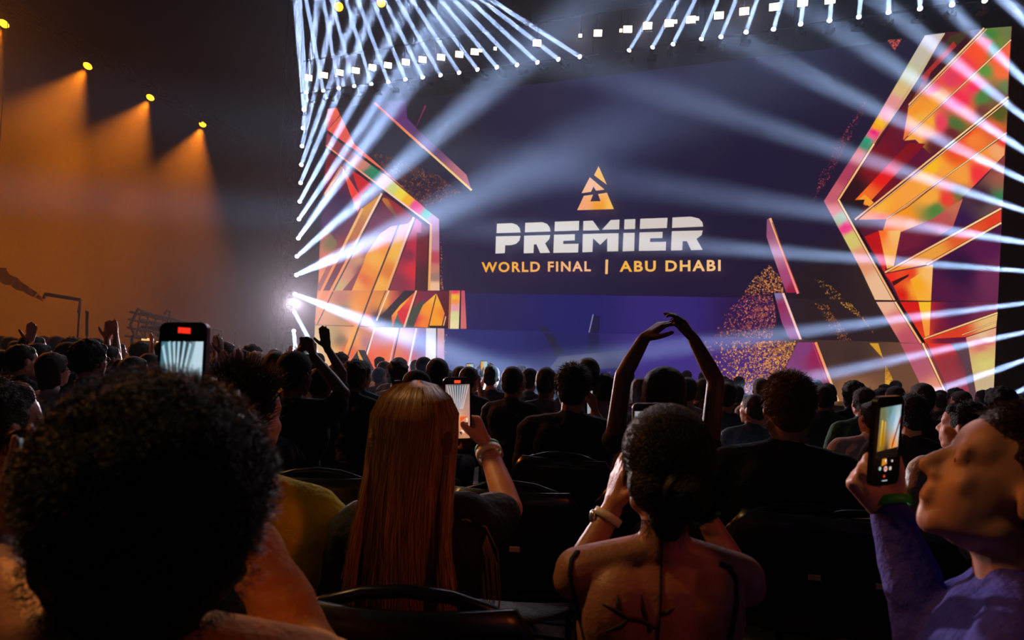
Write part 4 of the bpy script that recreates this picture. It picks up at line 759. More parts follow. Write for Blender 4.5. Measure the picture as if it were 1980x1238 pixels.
# ---- A: big-haired viewer right in front
wA = P(395, 880, 1.02); pA, iA = person(316, 737, .70, label='person with big dark curly hair filming, seated right in front, mustard sleeve', shirt='mustard', hair='black', style='short', skin='brown', sleeve='long', yaw=.12, hyaw=.25, hpitch=.12, vox=.006, sc_w=1.08, lean=.02,
    arms={'R': (P(598, 1285, .93), wA, V3((-.1, .1, 1)), -X_, 'grip')})
def afro(i, parent):
    t = i['t']; hc = i['hc']; R = i['R']; b = MB(); b.ell(t(0, -.028, .022), (.107, .118, .106), R, 28, 20); b.ell(t(0, -.06, -.04), (.095, .075, .075), R, 20, 14); b.ell(t(0, -.055, -.085), (.062, .05, .05), R, 20, 14)
    h = link('hair', fuse(b, .006, 2, 'hair', noise_amp=.009, nscale=26, seed=4), HR['black'], parent)
    fn = lambda q, nn, t_, st: (nn * .75 + V3((math.sin(t_ * 10 + st), math.cos(t_ * 9 + st), math.sin(t_ * 8 + st * 2))) * .75).normalized()
    pts = scalp(hc, R, 1, 6500, rad=(.108, .119, .107), off=(0, -.028, .022), zmin=-.75) + scalp(hc, R, 1, 1200, rad=(.097, .078, .078), off=(0, -.06, -.04), zmin=-.9, front=-.2)
    link('strands', strands(pts, lambda p, nn: random.uniform(.010, .028), .00045, fn, 5), HSTR['black'], h)
for o in list(pA.children):
    if o.name.startswith('hair'): bpy.data.objects.remove(o)
afro(iA, pA); link('strap', None) if False else None
phone(P(353, 725, 1.04), (CR + CFw * -.12), CU + CFw * .1 + CR * -.04, 'black phone held over the big curly head, showing white beams', 'beams', w=.078, h=.16)
# ---- L0: neighbour clapping at the left edge, only hand and forearm in view
w0 = P(-12, 1068, .82)
pL0, iL0 = person(-430, 800, .95, label='person at the left edge, only raised hand and forearm showing', shirt='black', hair='black', skin='mid', yaw=-.25, vox=.006, arms={'R': (P(95, 1240, .62), w0, V3((.28, .15, 1)), V3((-1, .1, .15)), 'flat')})
phone(P(85, 935, .92), (CR * .45 + CFw * .9), CU - CR * .25, 'dark phone half hidden behind the big curly head at left', 'off', w=.075, h=.15)
# ---- B: man at left edge with printed mauve jersey
pB, iB = person(-8, 728, 1.42, label='dark-haired person in mauve-grey jersey at the left edge', shirt='mauve', hair='black', style='short', skin='mid', vox=.007, nstr=900, hyaw=-.1, sc_w=1.1)
# ---- C: spiky hair, yellow shirt
pC, iC = person(478, 715, 1.60, label='person with spiky black hair and bright yellow t-shirt', shirt='yellow', hair='black', style='spiky', skin='pale', vox=.006, nstr=2200, lean=.05, side=-.11, hyaw=-.1, sc_w=1.18, arms={'R': (P(672, 1130, 1.75), P(640, 1190, 2.0), V3((-.3, .9, 0)), V3((0, 0, -1)), 'relaxed')})
# ---- D: long blond hair, phone up
wD = P(944, 872, 1.72)
pD, iD = person(812, 744, 1.45, label='person with very long blond hair, black top, filming with raised phone', shirt='black', hair='blond', style='none', skin='pale', sleeve='short', woman=True, ears=False, vox=.006, yaw=0.0, sc_w=.90, side=-.035, hyaw=-.06,
    arms={'R': (P(985, 985, 1.58), wD, P(916, 790, 1.76) - wD, V3((-1, .1, 0)), 'grip')})
phone(P(884, 791, 1.70), CR * .93 + CFw * .35, CU + CR * -.05, 'phone beside the long blond hair, showing the lit stage', 'stage', w=.072, h=.158, edge='case')
rel = lambda i, p: i['loc'](p)
dd = (rel(iD, P(985, 985, 1.58)) - rel(iD, wD)).normalized()
band(pD, rel(iD, wD) + dd * .012, rel(iD, wD) + dd * .05, .031, .022, WHITEB); band(pD, rel(iD, wD) + dd * -.006, rel(iD, wD) + dd * .02, .030, .010, GREENB)
def blond_hair(i, parent):
    t, hc, R, S = i['t'], i['hc'], i['R'], i['S']; b = MB()
    b.ell(t(0, -.022, .034), (.080, .094, .086), R, 24, 16); b.ell(t(0, .045, .068), (.05, .036, .03), R)
    for x in (-.06, -.03, 0, .03, .06): b.cap(t(x, -.06 - (.03 - abs(x) * .4), .02), t(x * 1.25, -.075, -.42), .030, .022); b.cap(t(x * 1.2, -.06, -.15), t(x * 1.3 + .0, -.082, -.40), .028, .02)
    for s in (-1, 1): b.cap(t(s * .062, -.02, .02), t(s * .074, -.05, -.22), .018, .018); b.cap(t(s * .074, -.05, -.22), t(s * .088, -.07, -.36), .018, .01)
    h = link('hair', fuse(b, .007, 4, 'hair'), HR['lightbrown'], parent)
    vs = []; fs = []; cols = []; rnd = random.Random(3); tl = s2l((214, 160, 88)); dk = s2l((84, 52, 26))
    for q in range(4200):
        side = rnd.choice((-1, 1)); a0 = rnd.uniform(-.75, 1.0); ph = rnd.uniform(0, 1) ** .8
        th = ph * 1.45; fr = rnd.uniform(-1, 1)
        # parting at the crown, strands run over the side and down the back
        y0 = -.022 + .085 * a0 * math.cos(.3); rr = math.sqrt(max(.05, 1 - (a0 * .85) ** 2))
        an = rnd.uniform(0, 2 * PI); bx = math.cos(an); by = math.sin(an)
        if by > .35: by = .35; bx = math.copysign(rnd.uniform(.93, 1), bx)
        target = V3((bx * .085 * (1.05 if by < 0 else 1), by * .092 - .028, 0))
        top = V3((bx * .012, -.02 + .02 * by, .038 + .092)); L = rnd.choice((.34, .40, .44, .47, .5)) * rnd.uniform(.9, 1.08); path = []
        N = 12; wv = rnd.uniform(0, 6); amp = rnd.uniform(.002, .006)
        for j in range(N + 1):
            s_ = j / N
            if s_ < .3: u = s_ / .3 * PI / 2; p = V3((target.x * math.sin(u) * 1.04, -.022 + (target.y + .022) * math.sin(u) * 1.04, .038 + .097 * math.cos(u)))
            else:
                v_ = (s_ - .3) / .7; k_ = min(1, v_ * 1.6); p = V3((target.x * (1.02 + .28 * v_ - .1 * math.sin(v_ * PI)), target.y + (-.085 - .35 * abs(0)) * k_ * (1 if target.y > -.07 else .35) , .038 - v_ * L))
                p.y = min(p.y, .02 - .07 * k_) if v_ > .15 else p.y
            p += V3((math.sin(s_ * 9 + wv) * amp, math.cos(s_ * 7 + wv) * amp * .6, 0)); path.append(t(*p))
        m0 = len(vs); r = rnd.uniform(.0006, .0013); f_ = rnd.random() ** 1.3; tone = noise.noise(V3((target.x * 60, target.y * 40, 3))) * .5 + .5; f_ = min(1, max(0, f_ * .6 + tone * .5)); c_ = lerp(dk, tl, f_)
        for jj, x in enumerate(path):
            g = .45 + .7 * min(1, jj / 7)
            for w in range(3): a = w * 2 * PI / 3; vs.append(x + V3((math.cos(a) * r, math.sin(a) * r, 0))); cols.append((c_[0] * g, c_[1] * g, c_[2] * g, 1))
        for j in range(N):
            for w in range(3): fs.append((m0 + j * 3 + w, m0 + j * 3 + (w + 1) % 3, m0 + (j + 1) * 3 + (w + 1) % 3, m0 + (j + 1) * 3 + w))
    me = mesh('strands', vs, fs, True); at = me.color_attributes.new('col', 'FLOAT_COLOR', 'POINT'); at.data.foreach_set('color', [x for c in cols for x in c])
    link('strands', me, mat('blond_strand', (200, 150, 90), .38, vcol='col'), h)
    # loose locks lying over the right shoulder
    mb = MB()
    for k_ in range(26):
        o = rnd.uniform(-.01, .01); z = rnd.uniform(-.01, .01); base = [t(.085 + o, -.06, -.17 + z), t(.115 + o, -.055, -.165 + z), t(.15 + o * 2, -.05, -.18 + z), t(.178 + o * 2, -.052, -.24 + z * 2), t(.19 + o * 2, -.07, -.32 + z), t(.175 + o * 3, -.095, -.40)]
        mb.tube(base[:rnd.choice((4, 5, 6, 6))], .0009, 3)
    mb.build('loose_lock', HSTR['blond'], h)
blond_hair(iD, pD)
# ---- E: bun, bare back
wEl = P(1183, 985, 1.50); wEr = P(1362, 995, 1.52)
pE, iE = person(1292, 790, 1.26, label='person with dark hair in a bun, bare shoulders, thin black straps and tattoo', shirt='black', hair='black', style='none', skin='mid', sleeve='none', bare=True, woman=True, vox=.0055, yaw=0.03, hyaw=-.08, hpitch=.0, sc_w=1.12, side=0,
    arms={'L': (P(1108, 1118, 1.46), wEl, P(1212, 850, 1.52) - wEl, V3((1, .2, 0)), 'flat'), 'R': (P(1432, 1120, 1.48), wEr, P(1320, 880, 1.58) - wEr, V3((-1, .2, 0)), 'relaxed')})
phone(P(1256, 850, 1.55), CR * 1, CU + CR * .02, 'phone with pale metal edge rising above the bun hairdo', 'blank', w=.079, h=.165, edge='case_edge')
for o in list(pE.children):
    if o.name.startswith(('shirt',)): bpy.data.objects.remove(o)
de = (rel(iE, P(1108, 1118, 1.46)) - rel(iE, wEl)).normalized(); w_ = rel(iE, wEl)
wt = band(pE, w_ + de * .02, w_ + de * .06, .030, .017, STRAPM, 'watch'); MB().ell(w_ + de * .02 + V3((-.032, 0, 0)), (.008, .016, .016)).build('watch_case', METAL, wt, True)
de = (rel(iE, P(1432, 1120, 1.48)) - rel(iE, wEr)).normalized(); band(pE, rel(iE, wEr) + de * .01, rel(iE, wEr) + de * .05, .030, .012, GREENB)
def snap(parent_children, p, d):
    """nearest surface point of the body from p along d (all local)"""
    body = [o for o in parent_children if o.name.startswith('body')][0]; dg = bpy.context.evaluated_depsgraph_get()
    ok, loc_, no, ix = body.data and body.ray_cast(p, d)
    return (loc_, no) if ok else (None, None)
def bun(i, parent):
    t, R = i['t'], i['R']; b = MB(); b.ell(t(0, -.014, .034), (.083, .100, .092), R, 28, 18); b.ell(t(0, -.048, -.015), (.075, .066, .064), R, 20, 14); b.ell(t(0, .052, .06), (.058, .036, .036), R); b.cap(t(0, -.06, -.06), t(.0, -.045, -.10), .045, .028)
    h = link('hair', fuse(b, .006, 4, 'hair', noise_amp=.0025, nscale=30), HR['black'], parent)
    c = V3((.028, -.122, -.022)); mb = MB()
    for r0, n_, rr, dy in ((.026, 14, .016, 0), (.013, 8, .015, -.014)):
        pts = [t(c.x + math.cos(a) * r0 * (1 + .12 * math.sin(3 * a)), c.y + dy + .006 * math.sin(2 * a), c.z + math.sin(a) * r0) for a in [q * 2 * PI / n_ for q in range(n_ + 1)]]; mb.tube(pts, rr, 10)
    mb.ell(t(c.x, c.y + .006, c.z), (.032, .022, .032), R); bn = link('bun', fuse(mb, .004, 3, 'bun', noise_amp=.003, nscale=40), HR['black'], h)
    fn = lambda q, nn, t_, st: ((t(c.x, c.y + .02, c.z) - q).normalized() * .8 + nn * (.5 - t_ * .7) + V3((math.sin(st) * .05, 0, math.cos(st) * .05))).normalized()
    pts = scalp(i['hc'], R, 1, 3000, rad=(.0835, .1005, .0925), off=(0, -.014, .034), zmin=-.6, front=.35)
    link('strands', strands(pts, lambda p, nn: random.uniform(.03, .06), .0005, fn, 5), HSTR['black'], h)
    pts = []
    for q in range(900):
        a = random.uniform(0, 2 * PI); e = random.uniform(-1, 1); p = t(c.x + math.cos(a) * .04, c.y + e * .012, c.z + math.sin(a) * .04); pts.append((p, R @ V3((math.cos(a), e * .5, math.sin(a)))))
    fn2 = lambda q, nn, t_, st: (R @ V3((-(q - t(*c)).z, 0, (q - t(*c)).x)).normalized() + nn * .25).normalized()
    link('strands', strands(pts, .04, .0005, fn2, 5), HSTR['black'], bn)
    pts = [(t(random.uniform(-.05, .05), -.055, -.085), R @ V3((random.uniform(-.5, .5), -.5, -.6))) for q in range(160)]
    link('loose_hairs', strands(pts, lambda p, nn: random.uniform(.02, .05), .0004, lambda q, nn, t_, st: (nn + V3((math.sin(st), 0, -.6))).normalized(), 4), HSTR['black'], h)
bun(iE, pE)
def surf_ribbon(name, i, parent, pix, w, m_, z=1.1, lift=.002):
    """thin raised ribbon following photo pixels on the skin"""
    body = [o for o in parent.children if o.name.startswith('body')][0]; cam_l = i['loc'](CAM); pts = []
    for (x, y) in pix:
        d = (i['loc'](P(x, y, 1.2)) - cam_l).normalized(); ok, l_, no, ix = body.ray_cast(cam_l, d)
        if ok: pts.append((l_ + no * lift, no))
    vs = []; fs = []
    for k_, (p, no) in enumerate(pts):
        tdir = (pts[min(k_ + 1, len(pts) - 1)][0] - pts[max(k_ - 1, 0)][0]).normalized(); s = tdir.cross(no).normalized(); ww = w(k_ / max(1, len(pts) - 1)) if callable(w) else w
        vs += [p - s * ww - no * (lift * .9), p - s * ww + no * .0004, p + s * ww + no * .0004, p + s * ww - no * (lift * .9)]
    for k_ in range(len(pts) - 1):
        for q in range(3): a = 4 * k_ + q; fs.append((a, a + 1, a + 5, a + 4))
    if len(pts) > 1: return link(name, mesh(name, vs, fs, True), m_, parent)
def dens(pts, n=14):
    out = []
    for a, b in zip(pts, pts[1:]): out += [(a[0] + (b[0] - a[0]) * k / n, a[1] + (b[1] - a[1]) * k / n) for k in range(n)]
    return out + [pts[-1]]
BLK = CL['black']
surf_ribbon('strap', iE, pE, dens([(1118, 1066), (1106, 1082), (1102, 1110), (1110, 1150), (1120, 1190), (1130, 1237)]), .0042, BLK)
surf_ribbon('strap', iE, pE, dens([(1392, 1090), (1410, 1098), (1422, 1120), (1424, 1160), (1418, 1200), (1410, 1237)]), .0048, BLK)
surf_ribbon('strap', iE, pE, dens([(1280, 1040), (1278, 1100), (1277, 1170), (1272, 1237)]), .0022, BLK)
TAT = mat('tattoo_ink', (44, 26, 28), .6)
for a in ([(1270, 1215), (1240, 1200), (1215, 1196), (1190, 1180), (1165, 1168)], [(1202, 1190), (1196, 1170), (1195, 1152)], [(1252, 1205), (1244, 1180), (1240, 1150)], [(1278, 1190), (1292, 1184), (1305, 1176)], [(1215, 1198), (1200, 1212), (1170, 1222)], [(1258, 1208), (1256, 1225)]):
    surf_ribbon('tattoo', iE, pE, dens(a, 5), lambda t_: .0045 * math.sin(PI * min(1, .15 + t_ * .8)), TAT, lift=.0008)
# ---- F: right-hand profile, looking up, blue shirt
wF = P(1722, 988, 1.17)
pF, iF = person(1966, 782, .98, label='person in blue shirt at right, face in profile, holding up a phone', shirt='blue', hair='brown', style='fade', skin='pale', sleeve='long', vox=.005, yaw=1.0, hyaw=.15, hpitch=.42, fine=True, nstr=2600, sc_w=1.12, lean=.0,
    arms={'R': (P(1790, 1225, 1.08), wF, V3((-.62, .05, .78)), V3((0.1, -1, .05)), 'grip')})
phone(P(1712, 852, 1.09), CR * .88 + CFw * .45, CU + CR * .16, 'black phone with camera screen held up by the profile figure', 'warm', w=.068, h=.143)
df = (rel(iF, P(1790, 1225, 1.08)) - rel(iF, wF)).normalized(); band(pF, rel(iF, wF) + df * -.012, rel(iF, wF) + df * .02, .0345, .015, GREENB)
# ---- G: broad man in black t-shirt on a black chair
pG, iG = person(1524, 722, 2.40, label='broad person with brown hair, black t-shirt, on the black tagged chair', shirt='black', hair='lightbrown', style='short', skin='pale', vox=.008, nstr=2200, sc_w=1.18, hyaw=.12)
# ---- H
pH, iH = person(1111, 704, 3.35, label='person in wide black t-shirt, dark short hair, back centred before screen', shirt='black', hair='black', style='short', skin='mid', vox=.008, nstr=900, sc_w=1.2, arms={'R': (P(1185, 860, 3.5), P(1150, 800, 3.6), V3((-.1, .2, 1)), -X_, 'grip')})
phone(P(1139, 778, 3.66), CR * .5 + CFw * .8, CU, 'small bright phone held beside the wide black t-shirt', 'blank')
# ---- I: arms joined overhead
wIl = P(1246, 654, 2.72); wIr = P(1342, 658, 2.72)
pI, iI = person(1286, 713, 2.72, label='person stretching both bare arms into a diamond overhead', shirt='black', hair='brown', style='bob', skin='brown', woman=True, vox=.006, sc_w=1.3, sleeve='none',
    arms={'L': (P(1205, 726, 2.68), wIl, P(1300, 612, 2.70) - wIl, V3((.5, .3, -1)), 'relaxed'), 'R': (P(1384, 736, 2.68), wIr, P(1300, 584, 2.73) - wIr, V3((-.6, .3, -1)), 'relaxed')})
# ---- J: dark figure filming at the left foot of the screen
wJ = P(606, 690, 3.7); wJ2 = P(577, 688, 3.7)
pJ, iJ = person(574, 682, 3.55, label='person in black cap with both arms up filming, left of the screen', shirt='black', hair='black', style='cap', skin='brown', vox=.008, sc_w=1.25, arms={'R': (P(664, 762, 3.55), wJ, V3((-.2, .2, 1)), V3((-1, 0, 0)), 'grip'), 'L': (P(552, 765, 3.55), wJ2, V3((.3, .2, 1)), V3((1, 0, 0)), 'grip')})
phone(P(595, 675, 3.75), CR, CU, 'phone held sideways by the capped figure left of the screen', 'tiny', w=.095, h=.07)
pJ2, iJ2 = person(622, 712, 4.6, label='person hidden behind raised arms, one dark arm stretched up', shirt='black', hair='black', style='short', skin='brown', vox=.009, arms={'R': (P(662, 722, 4.6), P(632, 672, 4.6), V3((-.25, .1, 1)), V3((0, 1, 0)), 'flat')})
# ---------------------------------------------------------------- middle rows, one by one
def mid(hx, top, w, label, **k):
    Z = 1320 * .168 / w; kw = dict(vox=.0095 if w < 55 else .008); kw.update(k)
    hd = kw.pop('hand', None); ph = kw.pop('ph', None)
    if hd:                                    # raised hands given as photo pixels: {'R': (elbow px, wrist px, pose)}
        kw['arms'] = {}
        for nm, (e, wpx, pose) in hd.items():
            zz = Z + .16; wv = P(wpx[0], wpx[1], zz); kw['arms'][nm] = (P(e[0], e[1], zz - .08), wv, V3((-.08 if nm == 'R' else .08, .05, 1)), V3((-1 if nm == 'R' else 1, -.2, 0)) if pose != 'flat' else V3((-.7 if nm == 'R' else .7, -.7, 0)), pose)
    r, i = person(hx, top, Z, label=label, **kw); i['Z'] = Z
    if ph: phone(P(ph[0], ph[1], Z + .2), CR * .9 + CFw * ph[4] if len(ph) > 4 else CR, CU, ph[2], ph[3])
    OCC.append((hx, top, w)); return r, i
OCC = [(298, 735, 470), (0, 728, 150), (478, 715, 130), (812, 744, 180), (1292, 790, 195), (1900, 800, 260), (1524, 722, 92), (1111, 704, 64), (1286, 713, 80), (574, 682, 44)]
PEOPLE = [
 (700, 698, 42, 'person in teal t-shirt, short dark hair, left of the blond hair', dict(shirt='teal', skin='pale', nstr=300)),
 (803, 718, 54, 'person in black cap with brim to the left, behind the blond hair', dict(style='cap', hyaw=1.25, sc_w=1.05)),
 (893, 709, 36, 'person with short brown hair and grey top filming, left of screen text', dict(shirt='grey', hair='brown', skin='mid', hand={'R': ((938, 790), (926, 745), 'grip')}, ph=(909, 719, 'tiny lit phone held by the person in grey top', 'tiny'))),
 (952, 707, 34, 'person with dark hair in navy t-shirt filming, below the lettering', dict(shirt='navy', skin='pale', hand={'L': ((925, 770), (938, 730), 'grip')}, ph=(936, 713, 'small phone over the navy t-shirt person', 'tiny'))),
 (997, 718, 44, 'short blond-haired person in dark grey hooded top', dict(shirt='charcoal', hair='blond', skin='pale', sleeve='long', nstr=500, sc_w=1.15)),
 (1058, 711, 44, 'person in mauve t-shirt with left hand raised, clapping', dict(shirt='mauve', skin='brown', side=-.02, hand={'L': ((1075, 850), (1060, 792), 'flat')})),
 (1172, 723, 46, 'dark-haired person in beige t-shirt right of the wide black t-shirt', dict(shirt='beige', skin='mid', nstr=300)),
 (1405, 739, 42, 'dark-haired person in navy t-shirt right of the raised arms', dict(shirt='navy', skin='mid')),
 (1456, 763, 46, 'person in teal-grey t-shirt turned left, beside the broad person', dict(shirt='darkteal', hair='brown', skin='pale', hyaw=.7)),
 (1600, 742, 38, 'person with short dark hair and grey top filming, right of broad person', dict(shirt='grey', skin='mid', hyaw=-.4, ph=(1577, 768, 'tiny phone left of the short dark hair and grey top', 'tiny'))),
 (1650, 739, 38, 'person with round black hair and dark top, right side', dict(style='curly', shirt='black', skin='brown', ph=(1641, 783, 'tiny phone below the round black hair', 'tiny'))),
 (1670, 750, 44, 'dark-haired person in green t-shirt, right side', dict(shirt='green', skin='mid', side=.03, nstr=200)),
 (1687, 776, 52, 'person in pale grey t-shirt left of the raised black phone', dict(shirt='white', skin='mid', side=.06, sc_w=1.2, hyaw=.2)),
 (1762, 763, 60, 'person with flat black hair and black t-shirt with red marks', dict(shirt='black', skin='pale', nstr=400, sc_w=1.15)),
 (1866, 778, 72, 'black-haired person in cream collared top, face turned left', dict(shirt='cream', skin='pale', hyaw=.75, nstr=500, side=.04, sleeve='long', lean=-.02)),
 (1815, 760, 27, 'small dark-haired figure in orange light near the screen right foot', dict(shirt='maroon', skin='pale')),
 (1838, 763, 23, 'tiny dark-haired figure under the right screen corner', dict(shirt='red')),
 (1853, 758, 30, 'figure in dark cap under the right screen corner', dict(style='cap')),
 (1930, 766, 36, 'short-haired figure at far right before the bright beam', dict(shirt='black', skin='brown')),
 (1952, 762, 28, 'small figure at far right edge behind the short-haired one', dict(shirt='maroon', skin='brown')),
 # left block, lit orange from the side
 (10, 678, 46, 'person with reddish-lit face, topmost at the left edge', dict(skin='pale', shirt='black')),
 (46, 667, 46, 'black-haired person in black top, second head from the left edge', dict(skin='pale', shirt='black', nstr=200)),
 (78, 664, 42, 'person in grey top with raised hand near the left edge', dict(skin='pale', shirt='grey', hand={'L': ((50, 700), (57, 662), 'flat')})),
 (106, 684, 50, 'brown-haired woman with dark glasses and white t-shirt', dict(skin='pale', hair='brown', style='bob', woman=True, shirt='white', glasses=True)),
 (136, 664, 40, 'person in flat dark cap left of the curly-haired person', dict(style='cap', skin='mid')),
 (176, 661, 52, 'curly black-haired person with glasses in black top', dict(skin='pale', style='curly', shirt='black', glasses=True)),
 (212, 668, 38, 'person with both orange-lit hands raised above the left crowd', dict(skin='pale', shirt='black', hand={'R': ((226, 690), (224, 652), 'flat'), 'L': ((204, 690), (207, 655), 'flat')})),
 (262, 690, 50, 'pale-faced brown-haired person beside the raised phone at left', dict(skin='pale', hair='brown', shirt='charcoal')),
 (292, 684, 36, 'person with raised hand left of the big raised phone', dict(skin='pale', shirt='black', hand={'R': ((297, 712), (293, 676), 'flat')})),
 (425, 692, 36, 'person clapping right of the big raised phone', dict(skin='pale', shirt='black', hand={'L': ((414, 712), (415, 680), 'flat')})),
 (447, 681, 26, 'dark-haired figure with orange rim light beside the pale curls', dict(skin='mid')),
 (472, 677, 32, 'dark-haired figure with orange-lit face right of centre left', dict(skin='pale')),
 (500, 683, 36, 'person with pale curly hair left of the screen', dict(hair='white', style='curly', skin='pale')),
 (529, 684, 25, 'slim figure in red top standing out left of the screen', dict(shirt='red', skin='pale')),
 (735, 711, 28, 'dark-haired figure before the lower left screen panels', dict()),
 (752, 707, 26, 'brown-haired figure filming before the lower left panels', dict(hair='brown')),
 (822, 692, 32, 'capped figure fading into blue haze by the stage', dict(style='cap')),
 (866, 714, 24, 'small silhouette in blue haze left of the lettering', dict()),
 (1330, 730, 40, 'person in grey top half hidden behind the raised arms', dict(shirt='grey', hair='black')),
 (1350, 738, 34, 'ginger-haired person right of the raised arms head', dict(hair='lightbrown', skin='pale')),
 (1480, 742, 28, 'small dark figure left of the broad person', dict()),
]
GLS = mat('glasses_frame', (10, 10, 12), .3)
for hx, top, w, lb, k in PEOPLE:
    gl = k.pop('glasses', None); r, i = mid(hx, top, w, lb, **k)
    if gl:
        b = MB(); t = i['t']
        for s in (-1, 1):
            b.tube([t(s * .032 + .024 * math.cos(a), .098 - .02 * abs(.024 * math.cos(a) + .032) * 2, .002 + .019 * math.sin(a)) for a in [q * PI / 6 for q in range(13)]], .0028, 5); b.tube([t(s * .056, .094, .006), t(s * .079, .0, .004)], .0025, 5)
        b.build('glasses', GLS, r)
band(pB, V3((0, 0, 0)), V3((0, 0, 1)), .001, .001, GREENB) if False else None
# ---- far rows: a few kinds of seated person, copied
LIB = []
KINDS = [dict(hair='black', style='short', skin='mid'), dict(hair='black', style='curly', skin='brown'), dict(hair='brown', style='bob', woman=True, skin='pale'), dict(hair='black', style='cap', skin='mid'), dict(hair='brown', style='short', skin='pale', sleeve='long'),
         dict(hair='black', style='short', skin='mid', arms={'R': ((.24, .16, 1.02), (.12, .30, 1.22), (-.1, .1, 1), (-1, 0, 0), 'flat'), 'L': ((-.24, .16, 1.02), (-.10, .30, 1.20), (.1, .1, 1), (1, 0, 0), 'flat')}),
         dict(hair='black', style='short', skin='brown', arms={'R': ((.25, .14, .98), (.20, .24, 1.26), (-.1, .0, 1), (-1, -.3, 0), 'flat')})]
for q, kk in enumerate(KINDS):
    r, i = person(local=True, label='x', vox=.011, **kk); LIB.append(r)
used = [False] * len(LIB)
SHIRTS = ['black', 'black', 'charcoal', 'black', 'navy', 'grey', 'white', 'maroon', 'charcoal', 'beige', 'black']
NTH = {1: 'first', 2: 'second', 3: 'third'}
def nth(n):
    T = 'first second third fourth fifth sixth seventh eighth ninth tenth eleventh twelfth thirteenth fourteenth fifteenth sixteenth seventeenth eighteenth nineteenth twentieth'.split()
    return T[n] if n < 20 else ('twenty-' + T[n - 20] if n < 29 else 'thirtieth' if n == 29 else 'thirty-' + T[n - 30])
def visible(hx, top, w):
    n = 0; tot = 0
    for a in range(6):
        for b in range(5):
            x = hx + (a / 5 - .5) * w; y = top + b / 4 * w * 1.1; tot += 1; hid = False
            for ox, oy, ow in OCC:
                if (abs(x - ox) < ow * .5 and y > oy + ow * .1) or (abs(x - ox) < ow * 1.25 and y > oy + ow * 1.45): hid = True; break
            n += not hid
    return n / tot
rnd = random.Random(21); DESC = {'black': 'black', 'charcoal': 'dark grey', 'navy': 'navy', 'grey': 'grey', 'white': 'white', 'maroon': 'maroon', 'beige': 'beige'}
HN = ['dark-haired', 'curly-haired', 'brown-haired long-haired', 'capped', 'brown-haired', 'clapping dark-haired', 'arm-raising']
for ri, Z in enumerate((4.9, 5.7, 6.5, 7.4, 8.3, 9.3, 10.4, 11.6)):
    row = []; x = -.82 * Z + rnd.uniform(0, .4)
    while x < .78 * Z:
        px = 990 + x / Z * F; zs = on(px, 700, 4.6); lim = (zs - CAM).dot(CFw)
        tz = rnd.gauss(1.275 if px < 600 else 1.24, .035); hz = 700 + .0537 * (px - 990); top = hz - (tz - CAMZ) * F / Z; w = 1320 * .168 / Z
        if Z < lim and px > -30 and px < 2000 and not (1600 < px < 1700 and Z < 5.2) and visible(px, top, w) > .34: row.append((px, top, w)); OCC.append((px, top, w))
        x += rnd.uniform(.50, .66)
    for n, (px, top, w) in enumerate(row):
        q = rnd.choices(range(len(LIB)), [6, 2, 2, 2, 3, 2 if px < 560 else 0, 1.5 if px < 560 else .1])[0]; tp = P(px, top, Z); S = tp.z / 1.30
        tgt = on(1230, 560); yw = math.atan2(tgt.y - tp.y, tgt.x - tp.x) - PI / 2 + rnd.uniform(-.12, .12)
        if not used[q]: r = LIB[q]; used[q] = True; kids = list(r.children)
        else:
            r = LIB[q].copy(); C.objects.link(r); kids = []
            for ch in LIB[q].children: c2 = ch.copy(); C.objects.link(c2); c2.parent = r; kids.append(c2)
        sh = rnd.choice(SHIRTS)
        for c2 in kids:
            if c2.name.startswith('shirt'): c2.material_slots[0].link = 'OBJECT'; c2.material_slots[0].material = CL[sh]
        r.location = (tp.x, tp.y, 0); r.rotation_euler = (0, 0, yw); r.scale = (S, S, S)
        r['label'] = '%s person in %s top, %s from left in the %s audience row' % (HN[q], DESC[sh], nth(n), ('near', 'second', 'third', 'fourth', 'fifth', 'sixth', 'seventh', 'farthest')[ri]); r['category'] = 'person'; r['group'] = 'audience in the far rows'
for q, u in enumerate(used):
    if not u:
        for ch in list(LIB[q].children): bpy.data.objects.remove(ch)
        bpy.data.objects.remove(LIB[q])
# ---- chairs that show between the near people
for pr, lb in ((pG, 'black folding chair with a small tag, under the broad person in black'), (pH, 'black folding chair with small tag under the wide black t-shirt'), (pD, 'black folding chair under the long blond hair person'), (pC, 'black folding chair under the yellow t-shirt person'), (pJ, 'black folding chair at the dark filming figure in cap'), (pE, 'black folding chair under the bare-shouldered person'), (pI, 'black folding chair under the person with arms overhead')):
    place_chair(pr, lb)
def free_chair(x, y, z, yaw, lb):
    e = P(x, y, z); pr = bpy.data.objects.new('t', None); pr.location = (e.x, e.y, 0); pr.rotation_euler = (0, 0, yaw); pr['_k'] = 1; r = place_chair(pr, lb, 0); bpy.data.objects.remove(pr); return r
free_chair(640, 860, 2.55, .1, 'empty black folding chair with shiny curved back, left of the blond hair')
free_chair(1000, 860, 2.5, -.05, 'empty black folding chair right of the blond hair')
free_chair(1660, 960, 2.3, -.3, 'empty black folding chair left of the blue sleeve')
